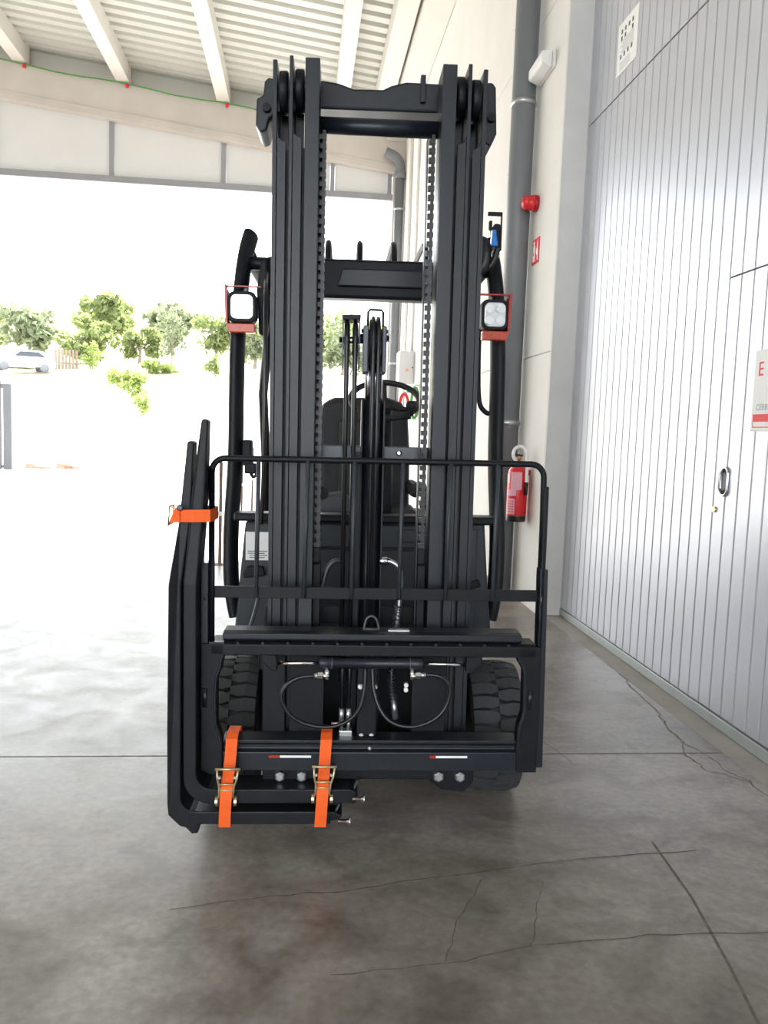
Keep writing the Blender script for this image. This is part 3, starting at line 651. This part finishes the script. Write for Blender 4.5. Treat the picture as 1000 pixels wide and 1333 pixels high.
# ---- wheels
def wheel(x0, x1, y, z, R, name, sign):
    cxm = (x0+x1)/2; hw = (x1-x0)/2; Rb = R-.024
    p = empty(name, (cxm, y, z)); p.parent = lift
    t = MB().lathe([(.11, -hw*.8), (Rb-.05, -hw), (Rb-.015, -hw*.98), (Rb, -hw*.9), (Rb, hw*.9), (Rb-.015, hw*.98), (Rb-.05, hw), (.11, hw*.8)], (0, 0, 0), 'x', 48).build('tyre', 'rubber', p)
    MB().lathe([(.03, -hw*.3), (.105, -hw*.35), (.112, -hw*.7), (.12, -hw*.75), (.12, hw*.75), (.112, hw*.7), (.105, hw*.35), (.03, hw*.3)], (0, 0, 0), 'x', 30).build('rim', 'greysteel', p)
    n = 28; pit = 2*PI/n
    for half in (-1, 1):
        P = [(0, -.27), (.013, -.33), (.026, -.43), (hw*.55, -.36), (hw*.97, -.40), (hw*.97, .45), (hw*.55, .47), (.026, .40), (.013, .33), (0, .25)]
        vs = []; k = len(P)
        for rad_i in range(2):
            for (a, b) in P:
                rr = (Rb-.004) if rad_i == 0 else R-(.010 if a > hw*.9 else 0)
                vs.append((half*a, rr*math.sin(b*pit), rr*math.cos(b*pit)))
        fs = [tuple(range(k, 2*k)), tuple(range(k))[::-1]]+[(i, (i+1) % k, k+(i+1) % k, k+i) for i in range(k)]
        if half > 0: fs = [f[::-1] for f in fs]
        me = MB().add(vs, fs).mesh('tread_block'); me.materials.append(M['lug'])
        for i in range(n):
            o = bpy.data.objects.new('tread_block', me); COL.objects.link(o); o.parent = p; o.rotation_euler = (i*pit+(pit/2 if half > 0 else 0), 0, 0)
    return p
wheel(.375, .558, .385, .235-.0056, .235, 'front_wheel', 1)
wheel(-.558, -.375, .385, .235+.0056, .235, 'front_wheel', -1)
for x, dz in ((-.42, .005), (.42, -.005)):
    p = empty('rear_wheel', (x, 1.75, .2+dz)); p.parent = lift
    MB().lathe([(.09, -.06), (.17, -.075), (.195, -.06), (.20, 0), (.195, .06), (.17, .075), (.09, .06)], axis='x', n=36).build('tyre', 'rubber', p)
    MB().lathe([(.02, -.05), (.092, -.06), (.092, .06), (.02, .05)], axis='x', n=24).build('rim', 'greysteel', p)

# ---- carriage, side shifter, load backrest
ct = MB().prism([(-.10, .664), (-.112, .672), (-.112, .69), (-.09, .695), (-.03, .695), (-.03, .664)], -.445, .465, 'x').build('carriage_top_bar', 'paint', lift, .003)
MB().prism([(-.11, .622), (-.11, .655), (-.10, .662), (-.02, .662), (-.02, .622)], -.482, .512, 'x').build('carriage_upper_plate', 'paint2', lift, .003)
for i in range(12):
    x = -.40+i*.075; MB().lathe([(.0035, -.006), (.006, -.003), (.006, 0)], (x, -.105, .660), 'y', 8).build('rivet', 'paint', ct)
MB().box(-.485, -.44, -.115, -.10, .658, .664).build('end_tab', 'paint', ct)
for sx, P in ((-1, [(-.511, .656), (-.442, .656), (-.442, .614), (-.449, .575), (-.461, .55), (-.461, .41), (-.452, .385), (-.445, .357), (-.445, .256), (-.470, .244), (-.511, .262)]),
              (1, [(.527, .656), (.456, .656), (.456, .61), (.474, .58), (.476, .45), (.470, .425), (.463, .40), (.461, .335), (.466, .256), (.527, .256)])):
    sp = MB().prism(P, -.11, -.07).build('carriage_side_plate', 'paint2', lift, .003)
    inner = [q for q in P if abs(q[0]) < .48 and .33 < q[1] < .63]
    MB().tube(smooth([(a+sx*.006, -.112, b) for a, b in inner], 2), .004, 6).build('weld_bead', 'paint', sp)
    MB().tube([(sx*.498, -.111, .46), (sx*.498, -.111, .52)], .005, 6, flat=(1.4, .4)).build('stamp', 'paint', sp)
for sx, P in ((-1, [(-.513, .275), (-.490, .275), (-.490, .90), (-.513, .90)]), (1, [(.524, .268), (.549, .268), (.540, .896), (.516, .896)])):
    ps = MB().prism(P, -.10, -.045).build('backrest_post', 'paint', lift, .003)
    for z in (.34, .50, .64, .80): MB().tube([(sx*.522 if sx > 0 else -.4995, -.1005, z-.012), (sx*.522 if sx > 0 else -.4995, -.1005, z+.012)], .0035, 6).build('weld_bead', 'greysteel', ps)
R_ = .040
pts = [(-.484, -.075, .60), (-.484, -.075, 1.175)]+[(a, -.075, b) for a, b in arc(-.484+R_, 1.214-R_, R_, 180, 90, 6)][0:]+[(a, -.075, b) for a, b in arc(.520-R_, 1.216-R_, R_, 90, 0, 6)]+[(.528, -.075, .60)]
MB().tube(pts, .0095, 10, flat=(1, 1)).build('backrest_frame', 'paint2', lift)
MB().box(.518, .532, -.10, -.05, .62, 1.15).build('backrest_frame', 'paint2', lift, .003)
MB().box(-.489, .523, -.073, -.065, .790, .826).build('backrest_crossbar', 'paint2', lift, .0015)
for xt, xb in ((-.345, -.35), (-.198, -.206), (-.058, -.061), (.088, .085), (.234, .229), (.377, .374)):
    MB().tube([(xb, -.080, .793), (xt, -.080, 1.212)], .0068, 8).build('backrest_rod', 'cowl', lift)
# lower bar
lb_ = MB().prism([(-.10, .257), (-.10, .315), (-.085, .322), (-.085, .335), (-.095, .342), (-.095, .352), (-.02, .352), (-.02, .257)], -.447, .466, 'x').build('carriage_lower_bar', 'paint', lift, .002)
for x0, xr, x1 in ((-.305, -.27, -.175), (.193, .212, .31)):
    MB().box(x0, xr, -.1012, -.1, .298, .306).build('red_mark', 'redglass', lb_); MB().box(xr, x1, -.1012, -.1, .2985, .3055).build('white_mark', 'paper', lb_)
MB().lathe([(.003, -.012), (.007, -.009), (.007, 0)], (.006, -.085, .326), 'y', 10).build('grease_nipple', 'steel', lb_)
MB().box(-.21, .22, -.09, -.03, .225, .256).build('lower_slide', 'paint2', lift, .003)
for x0, x1 in ((-.325, -.185), (.195, .335)):
    br = MB().prism([(x0, .258), (x1, .258), (x1, .215), (x1-.03, .178), (x1-.10, .190) if x0 > 0 else (x0+.04, .19), (x0, .22)], -.085, -.05).build('lower_hook', 'paint2', lift, .004)
    for k in range(2):
        bx_ = x0+(.055 if x0 < 0 else .027)+k*.067
        MB().lathe([(.011, -.026), (.0165, -.022), (.0165, 0)], (bx_, -.085, .239), 'y', 6, smooth=False).build('hex_bolt', 'steel', br)
# back plates seen through the frame
MB().box(-.250, -.140, -.012, -.004, .30, .60).build('slide_plate', 'paint2', lift, .003); MB().box(.140, .250, -.012, -.004, .30, .60).build('slide_plate', 'paint2', lift, .003)
MB().box(-.333, -.262, -.018, -.010, .34, .60).build('slide_plate', 'paint2', lift, .003)
# side shift cylinder
sc = MB().lathe([(.017, -.156), (.0195, -.15), (.0195, -.115), (.0175, -.113), (.0175, .122), (.0195, .124), (.0195, .16), (.017, .166)], (0, -.098, .598), 'x', 18).build('side_shift_cylinder', 'paint', lift)
MB().cyl((-.285, -.098, .595), (-.15, -.098, .597), .0058).cyl((.16, -.098, .598), (.305, -.098, .595), .0058).build('piston_rod', 'chrome', sc)
for s, P in ((-1, [(-.325, .625), (-.283, .622), (-.281, .575), (-.300, .575), (-.325, .605)]), (1, [(.296, .622), (.345, .625), (.345, .605), (.315, .572), (.296, .572)])):
    MB().prism(P, -.112, -.075).build('rod_bracket', 'paint2', sc, .003)
for x in (-.115, .124): MB().lathe([(.0198, x-.002), (.0204, x), (.0198, x+.002)], (0, -.098, .598), 'x', 18).build('gland_ring', 'greysteel', sc)
# hoses with fittings
def loop_hose(P, name='loop_hose'): return MB().tube(smooth([(a, y, b) for a, y, b in P], 3), .0062, 10).build(name, 'hose', lift)
loop_hose([(-.165, -.115, .562), (-.215, -.12, .560), (-.255, -.12, .535), (-.272, -.12, .49), (-.235, -.12, .43), (-.165, -.12, .403), (-.09, -.12, .405), (-.03, -.11, .445), (-.012, -.08, .515), (-.012, -.05, .60), (-.012, -.02, .66)])
loop_hose([(.175, -.115, .568), (.215, -.12, .568), (.245, -.12, .54), (.248, -.12, .50), (.225, -.12, .445), (.165, -.12, .408), (.10, -.12, .404), (.045, -.11, .43), (.012, -.08, .505), (.010, -.05, .60), (.010, -.02, .66)])
for s, pts in ((-1, [(-.168, .562), (-.150, .564), (-.138, .562)]), (1, [(.172, .567), (.153, .566), (.138, .563)])):
    a, b, c = pts
    ft = MB().tube([(a[0], -.115, a[1]), (b[0], -.112, b[1])], .0075, 8).build('hose_ferrule', 'steel', lift)
    MB().lathe([(.009, -.012), (.011, -.010), (.011, .004), (.008, .008)], (b[0]+s*-.002, -.112, b[1]), 'x', 6, smooth=False).build('hex_nut', 'chrome', ft)
    MB().cyl((c[0]+s*.006, -.112, c[1]), (c[0]-s*.014, -.112, c[1]), .008, n=8).cyl((c[0]-s*.008, -.112, c[1]-.012), (c[0]-s*.008, -.105, c[1]+.022), .0085, n=8).build('elbow_fitting', 'chrome', ft)
# centre column of the carriage and its bolts
mc = MB().box(-.035, .027, -.045, -.02, .25, .62).build('centre_column', 'paint2', lift, .003)
for x, z in ((-.026, .508), (.020, .508), (-.020, .349), (.012, .349)): MB().lathe([(.004, -.012), (.008, -.009), (.0085, 0)], (x, -.045, z), 'y', 10).build('column_bolt', 'white', mc)
vb = MB().box(-.091, -.048, -.06, -.03, .325, .369).build('valve_block', 'steel', lift, .003)
for x, dx in ((-.083, 0), (-.061, .002)):
    MB().cyl((x, -.045, .369), (x, -.045, .405), .006).cyl((x, -.045, .395), (x, -.045, .437), .0085).build('hose_ferrule', 'steel', vb)
    MB().tube([(x, -.045, .43), (x+dx, -.045, .66)], .0055, 8).build('valve_hose', 'hose', vb)
MB().cyl((-.115, -.045, .388), (-.083, -.045, .388), .004).build('valve_stem', 'steel', vb)
MB().cyl((.12, -.01, .505), (.12, -.025, .505), .007).cyl((.12, -.01, .49), (.12, -.025, .49), .007).build('grease_fitting', 'white', lift)
# lifting eye
P = [(-.024, .695), (-.021, .722), (-.010, .738), (.006, .738), (.017, .722), (.022, .695)]
MB().tube(smooth([(a+.005, -.07, b) for a, b in P], 2), .0042, 8).cyl((-.022, -.07, .697), (.03, -.07, .697), .0042).build('lifting_eye', 'greysteel', lift)
MB().box(.055, .12, -.09, -.07, .694, .700).build('data_plate', 'steel', lift)

# ================================================================== FORKS AND STRAPS
def fork(outline, y0, y1, hook, pin, base, label, ztip):
    e = fempty('fork', base); tag(e, label, 'fork', 'loose forks strapped to the carriage')
    def tp(p, a0, a1):
        k = max(0, min(1, (p[1]-(ztip-.42))/.42)); mid = (a0+a1)/2; h = (a1-a0)/2*(1-.55*k); return mid-h, mid+h
    MB().prism(outline, y0, y1, 'y', tp).build('blade', 'steelblk', e, .004, ).location = (-base[0], -base[1], -base[2])
    MB().prism(hook, y0+.01, y1-.01).build('hook', 'paint2', e, .004).location = (-base[0], -base[1], -base[2])
    MB().prism([(hook[1][0]+.012, hook[1][1]+.02), (hook[1][0]+.018, hook[1][1]+.02), (hook[1][0]+.004, hook[1][1]-.012), (hook[1][0]-.002, hook[1][1]-.012)], y0+.02, y0+.05).build('latch_lever', 'greysteel', e, .001).location = (-base[0], -base[1], -base[2])
    (px, pz, ang) = pin
    pn = MB().lathe([(.007, -.02), (.007, .006), (.009, .006), (.009, .012), (.015, .014), (.015, .017)], axis='x', n=14).build('latch_pin', 'chrome', e)
    pn.location = (px-base[0], y0-.012-base[1], pz-base[2])
    return e
A = [(-.547, 1.258), (-.543, 1.264), (-.531, 1.264), (-.527, 1.258), (-.536, 1.03), (-.5585, .845), (-.5595, .24)]+arc(-.5595+.042, .198, .042, 180, 270, 4)+[(-.112, .156), (-.112, .116), (-.505, .116), (-.508, .088), (-.527, .086), (-.545, .106), (-.562, .110), (-.597, .145), (-.600, .18), (-.600, .40), (-.595, .845), (-.567, 1.03)]
fork(A, -.165, -.045, [(-.135, .15), (-.10, .15), (-.075, .138), (-.085, .125), (-.11, .122), (-.14, .10), (-.155, .104), (-.14, .125)], (-.068, .132, 0), (-.40, -.105, .09), 'long black fork, outermost of the two strapped ones, tip ending lower', 1.26)
B = [(-.507, 1.322), (-.503, 1.328), (-.491, 1.328), (-.487, 1.322), (-.494, 1.10), (-.514, .845), (-.515, .31)]+arc(-.515+.05, .273, .05, 180, 270, 5)+[(-.055, .224), (-.035, .215), (-.035, .180), (-.47, .178)]+arc(-.475, .256, .078, 270, 180, 6)[1:]+[(-.5535, .32), (-.5525, .845), (-.534, 1.095)]
fork(B, -.160, -.050, [(-.08, .215), (-.045, .222), (-.028, .20), (-.05, .18), (-.09, .172), (-.14, .160), (-.145, .168), (-.10, .19)], (-.026, .200, 0), (-.30, -.105, .178), 'black fork nested inside the other, tip reaching higher', 1.325)

def strap_loop(e, base, path, wd, axis_dir, name='webbing', mt='orange'):
    """closed band; path: centre points, wd along axis_dir"""
    n = len(path); a = Vector(axis_dir)*wd/2; vs = []
    C = [Vector(p) for p in path]; cen = sum(C, Vector())/n
    for p in C:
        o_ = (p-cen); o_ = (o_-o_.project(a)).normalized()*.0028
        vs += [p-a, p+a, p+a+o_, p-a+o_]
    fs = []
    for i in range(n):
        j = (i+1) % n
        for k in range(4): l = (k+1) % 4; fs.append((4*i+k, 4*i+l, 4*j+l, 4*j+k))
    vs = [Vector(v)-Vector(base) for v in vs]
    return MB().add(vs, fs).build(name, mt, e)
def ratchet(e, base, x0, x1, zt, yf, slant):
    """buckle: side plates, handle bar, spools"""
    off = Vector(base); h = .115
    def xx(x, z): return x+slant*(z-zt)
    def P(x, y, z): return tuple(Vector((xx(x, z), y, z))-off)
    b_ = MB().tube([P(x0-.006, yf-.012, zt), P(x1+.006, yf-.012, zt)], .0042, 8); b_.build('handle_bar', 'yzinc', e)
    for s, x in ((-1, x0), (1, x1)):
        pts = [P(x-s*0, yf-.012, zt), P(x-s*.002, yf-.012, zt-.03), P(x-s*.009, yf-.011, zt-.055), P(x-s*.010, yf-.010, zt-.085), P(x-s*.004, yf-.006, zt-.10), P(x-s*.006, yf-.002, zt-.118)]
        MB().tube(pts, .0034, 6).build('handle_arm', 'yzinc', e)
        MB().lathe([(.006, -.005), (.0155, -.004), (.0155, .004), (.006, .005)], P(x-s*.003, yf+.002, zt-.104), 'x', 12, smooth=False).build('ratchet_wheel', 'yzinc', e)
        MB().lathe([(.004, -.005), (.006, 0), (.004, .005)], P(x-s*.008, yf-.010, zt-.026), 'y', 8).build('rivet', 'steel', e)
    for dz in (-.048, -.066): 
        MB().cyl(P(x0+.006, yf-.010, zt+dz), P(x1-.006, yf-.010, zt+dz), .003, n=8).build('cross_pin', 'yzinc', e)
    return e
for (xt, xb, zr, lab) in ((-.415, -.429, .294, 'orange ratchet strap round the bar and fork shanks nearest the fork heels'), (-.128, -.142, .302, 'orange ratchet strap round the bar and fork shanks by the fork hooks')):
    base = (xt, -.16, .11); e = fempty('ratchet_strap', base); tag(e, lab, 'strap', 'orange ratchet straps')
    sl_ = (xt-xb)/.26
    def X_(z): return xt+(z-.37)*sl_
    zy = [(.372, -.09), (.360, -.116), (.31, -.118), (.285, -.128), (.235, -.172), (.20, -.178), (.15, -.174), (.112, -.168), (.108, -.10), (.112, -.03), (.20, -.015), (.30, -.008), (.362, -.010), (.374, -.04)]
    strap_loop(e, base, [(X_(z), y, z) for z, y in zy], .035, (1, 0, 0))
    ratchet(e, base, X_(zr)-.031, X_(zr)+.031, zr, -.165, sl_)
base = (-.515, -.11, 1.03); e = fempty('ratchet_strap', base); tag(e, 'orange ratchet strap tying the upright fork blades to the backrest', 'strap', 'orange ratchet straps')
strap_loop(e, base, [(-.563, -.168, 1.048), (-.52, -.170, 1.049), (-.475, -.165, 1.050), (-.470, -.12, 1.05), (-.469, -.06, 1.05), (-.50, -.040, 1.05), (-.56, -.042, 1.048), (-.576, -.06, 1.048), (-.577, -.15, 1.048)], .036, (0, 0, 1))
b_ = MB().prism([(-.575, 1.066), (-.560, 1.068), (-.560, 1.030), (-.575, 1.030), (-.590, 1.024), (-.588, 1.034)], -.176, -.168); b_.v = [(a-base[0], b-base[1], c-base[2]) for a, b, c in b_.v]; b_.build('strap_tail', 'orange', e)
b_ = MB().tube([(-.588, -.18, 1.077), (-.591, -.18, 1.022)], .0026, 6).tube([(-.588, -.12, 1.077), (-.591, -.12, 1.022)], .0026, 6).tube([(-.588, -.18, 1.077), (-.570, -.175, 1.070), (-.555, -.172, 1.066)], .0024, 6).tube([(-.588, -.18, 1.076), (-.588, -.12, 1.076)], .0026, 6).tube([(-.591, -.18, 1.023), (-.591, -.12, 1.023)], .0026, 6)
b_.v = [(a-base[0], b-base[1], c-base[2]) for a, b, c in b_.v]; b_.build('buckle', 'yzinc', e)
b_ = MB().lathe([(.006, -.004), (.010, 0), (.006, .004)], (-.558, -.178, 1.073), 'y', 8); b_.v = [(a-base[0], b-base[1], c-base[2]) for a, b, c in b_.v]; b_.build('ratchet_wheel', 'greysteel', e)

# ================================================================== OUTSIDE
# barrier posts
for (x, y, h, lab) in ((-.752, 7.7, .975, 'thin rusty barrier post with square foot, the one closest to the forklift'), (-.838, 11.6, 1.0, 'thin rusty barrier post second from the forklift'), (-.77, 12.9, 1.0, 'thin rusty barrier post farthest from the forklift')):
    e = empty('barrier_post', (x, y, 0)); tag(e, lab, 'post', 'thin barrier posts')
    MB().box(-.015, .015, -.015, .015, .008, h).build('shaft', 'post', e, .003)
    MB().box(-.05, .05, -.05, .05, 0, .008).build('foot', 'post', e)
    MB().box(-.017, .017, -.018, .018, h*.5-.02, h*.5+.02).build('white_band', 'paper', e)
# sliding gate at the yard's edge
g = empty('yard_gate', (-7.6, 22, 0)); tag(g, 'grey metal gate post and frame standing in the yard', 'gate')
MB().box(-.14, .07, -.06, .06, 0, 2.22).build('post', 'galv', g, .01)
MB().box(-.22, -.14, -.03, .03, 2.10, 2.22).build('top_rail', 'galv', g, .005)
MB().box(-.26, -.20, -.03, .03, 0, 2.30).build('post', 'galv', g, .005)
for k in range(10): MB().box(-1.9+k*.16, -1.87+k*.16, -.015, .015, .1, 2.1).build('bar', 'galv', g)
MB().box(-2.0, -.14, -.02, .02, .04, .12).build('bottom_rail', 'galv', g, .004)
MB().box(-2.0, -.26, -.02, .02, 2.05, 2.12).build('top_rail', 'galv', g, .004)
# low brick stacks
for (x, y, n, lab) in ((-7.25, 23.1, 4, 'short row of red bricks beside the gate post'), (-6.55, 23.5, 5, 'loose red bricks lying in the open yard')):
    e = empty('brick_pile', (x, y, -.015)); tag(e, lab, 'bricks')
    for k in range(n):
        o = MB().box(-.11, .11, -.055, .055, 0, .07).build('brick', 'brick', e, .006); o.location = (-.2+(k % 3)*.22, (k % 2)*.04, .07*(k//3)); o.rotation_euler = (0, 0, random.uniform(-.2, .2))

# hillside
def hill(x, y):
    t = max(0, y-38)
    return -.02+ (t*.215 if t < 26 else 5.59+(t-26)*.17) + .5*math.sin(x*.11+y*.05)*min(1, max(0, t-30)/15)
hm = MB(); nx, ny = 60, 44; vs = []
for j in range(ny+1):
    for i in range(nx+1):
        x = -90+i*2.6; y = 36+j*2.6; vs.append((x, y, hill(x, y)-.05))
hm.add(vs, [(j*(nx+1)+i, j*(nx+1)+i+1, (j+1)*(nx+1)+i+1, (j+1)*(nx+1)+i) for j in range(ny) for i in range(nx)], True)
ho = hm.build('hillside', 'soil'); struct(ho, 'pale dry hillside beyond the yard', 'hill')

def foliage(rx, rz, n, size, clumps, seed):
    rng = random.Random(seed); b_ = MB(); cl = []
    for _ in range(clumps):
        a = rng.uniform(0, 2*PI); rr = rng.random()**.5; cl.append((rx*.75*rr*math.cos(a), rx*.75*rr*math.sin(a), rng.uniform(-.75, .75)*rz))
    for _ in range(n):
        c = rng.choice(cl); q = Vector((rng.gauss(0, 1), rng.gauss(0, 1), rng.gauss(0, 1))).normalized()*rng.random()**.4
        p = Vector(c)+Vector((q.x*rx*.42, q.y*rx*.42, q.z*rz*.40)); t1 = Vector((rng.uniform(-1, 1), rng.uniform(-1, 1), rng.uniform(-1, 1))).normalized()
        t2 = t1.cross(Vector((rng.uniform(-1, 1), rng.uniform(-1, 1), rng.uniform(-1, 1)))).normalized(); s = size*rng.uniform(.6, 1.3)
        b_.add([p-t1*s, p+t2*s*.5, p+t1*s, p-t2*s*.5], [(0, 1, 2, 3)])
    return b_
def tree(x, y, rx, rz, trunk, mt, lab, seed, group, n=900):
    z = hill(x, y)-.1; e = empty('tree', (x, y, z)); tag(e, lab, 'tree', group)
    cz_ = trunk+rz*.85
    b_ = foliage(rx, rz, n, rx*.15, 14, seed); b_.v = [(a, b, c+cz_) for a, b, c in b_.v]; b_.build('crown', mt, e)
    t = MB().tube([(0, 0, 0), (.05*rx, 0, cz_*.5), (0, 0, cz_)], [.09*rx, .06*rx, .03*rx], 8)
    for k in range(3):
        a = k*2.1; t.tube([(0, 0, cz_*.55), (rx*.4*math.cos(a), rx*.4*math.sin(a), cz_*.95)], [.04*rx, .015*rx], 6)
    t.build('trunk', 'bark', e)
    return e
rngT = random.Random(3)
T = []
labs = {'leaf1': 'olive green tree', 'leaf2': 'bright green tree', 'leaf3': 'grey green tree'}
sp = [(-20.2, 63, 2.3, 2.0, 1.6, 'leaf3', 'broad grey green tree above the low spreading bush'), (-16.2, 62, 2.0, 1.9, 1.2, 'leaf1', 'round olive green tree just above the wooden fence'), (-12.8, 64, 1.6, 1.6, 1.2, 'leaf1', 'small olive green tree above the wide yellow green bush'),
      (-9.9, 61, 1.0, 2.3, 1.8, 'leaf3', 'tall slender grey green tree standing apart on the hillside'), (-7.2, 66, 1.9, 2.0, 1.5, 'leaf1', 'olive green tree next to the tall slender tree'), (-3.9, 64, 1.6, 2.3, 1.5, 'leaf3', 'grey green tree above the dense green bush'),
      (-.4, 67, 2.0, 2.2, 1.5, 'leaf1', 'olive green tree seen between forklift pillar and mast'), (3.0, 62, 1.9, 2.3, 1.0, 'leaf3', 'grey green tree seen through the mast opening'), (6.6, 66, 1.9, 2.3, 1.2, 'leaf2', 'bright green tree seen beside the cream column'),
      (-25.2, 66, 2.4, 2.2, 1.5, 'leaf1', 'olive green tree farthest from the cream column'), (-12.0, 74, 2.6, 2.4, 1.6, 'leaf3', 'grey green tree in the back row behind the small olive tree'), (-4.2, 76, 2.6, 2.4, 1.6, 'leaf2', 'bright green tree in the back row of the hillside'), (2.0, 76, 2.6, 2.6, 1.6, 'leaf1', 'large olive green tree in the back row behind the mast'), (-18.5, 77, 2.8, 2.4, 1.6, 'leaf1', 'large olive green tree in the back row behind the wooden fence')]
for i, (x, y, rx, rz, tk, mt, lab) in enumerate(sp): tree(x*1.04, y+4, rx*1.1, rz*.85, tk*.6, mt, lab, i, 'trees on the hillside')
for i, (x, y, rx, rz, lab) in enumerate(((-10.95, 52.1, 1.4, .9, 'wide yellow green bush on the open slope'), (-8.94, 46.5, .65, .6, 'small round yellow green bush low on the slope'), (-15.6, 62, .8, 1.2, 'upright bright green shrub by the wooden fence'), (-6.6, 61, .8, .9, 'dense green bush on the slope below the trees'), (-20.6, 62, 1.4, .5, 'low spreading bush left of the wooden fence'.replace('left of', 'next to')), (-10.9, 62, 1.4, .5, 'flat green bush between the slope and the trees'))):
    b_ = foliage(rx, rz, 520, rx*.16, 9, 50+i); b_.v = [(a, b, c+rz*.8) for a, b, c in b_.v]
    o = b_.build('bush', 'leaf2' if i != 3 else 'leaf1'); o.location = (x, y, hill(x, y)); tag(o, lab, 'bush', 'bushes on the slope')
wf_ = empty('wooden_fence', (-18.2, 62, hill(-17.3, 62)-.1)); tag(wf_, 'short weathered wooden fence on the hillside', 'fence')
for k in range(7): MB().box(k*.22, k*.22+.17, -.02+k*.1, .02+k*.1, 0, 1.5+.03*(k % 3)).build('plank', 'wood', wf_)
MB().prism([(0, 0), (1.5, .6), (1.5, .65), (0, .05)], .5, .6, 'z').build('rail', 'wood', wf_)
# parked white car
c = empty('car', (-19.6, 59.4, hill(-19.6, 59.4)+.1)); tag(c, 'white car parked on the slope with dark windscreen', 'car'); c.rotation_euler = (0, 0, .5)
MB().prism([(-2.0, .3), (-2.05, .7), (-1.8, .88), (-.9, .98), (-.3, 1.42), (1.0, 1.45), (1.7, 1.0), (2.0, .92), (2.05, .35)], -.8, .8, 'y').build('body', 'carwhite', c, .06)
MB().prism([(-.88, 1.0), (-.34, 1.40), (-.30, 1.37), (-.80, .99)], -.68, .68).build('windscreen', 'carglass', c)
MB().prism([(-.7, 1.0), (-.26, 1.35), (.9, 1.37), (1.4, 1.02)], -.805, .805).build('side_windows', 'carglass', c)
for x in (-1.3, 1.3):
    for y in (-.72, .72): MB().lathe([(.1, -.09), (.3, -.09), (.31, 0), (.3, .09), (.1, .09)], (x, y, .3), 'y', 20).build('wheel', 'galv', c)
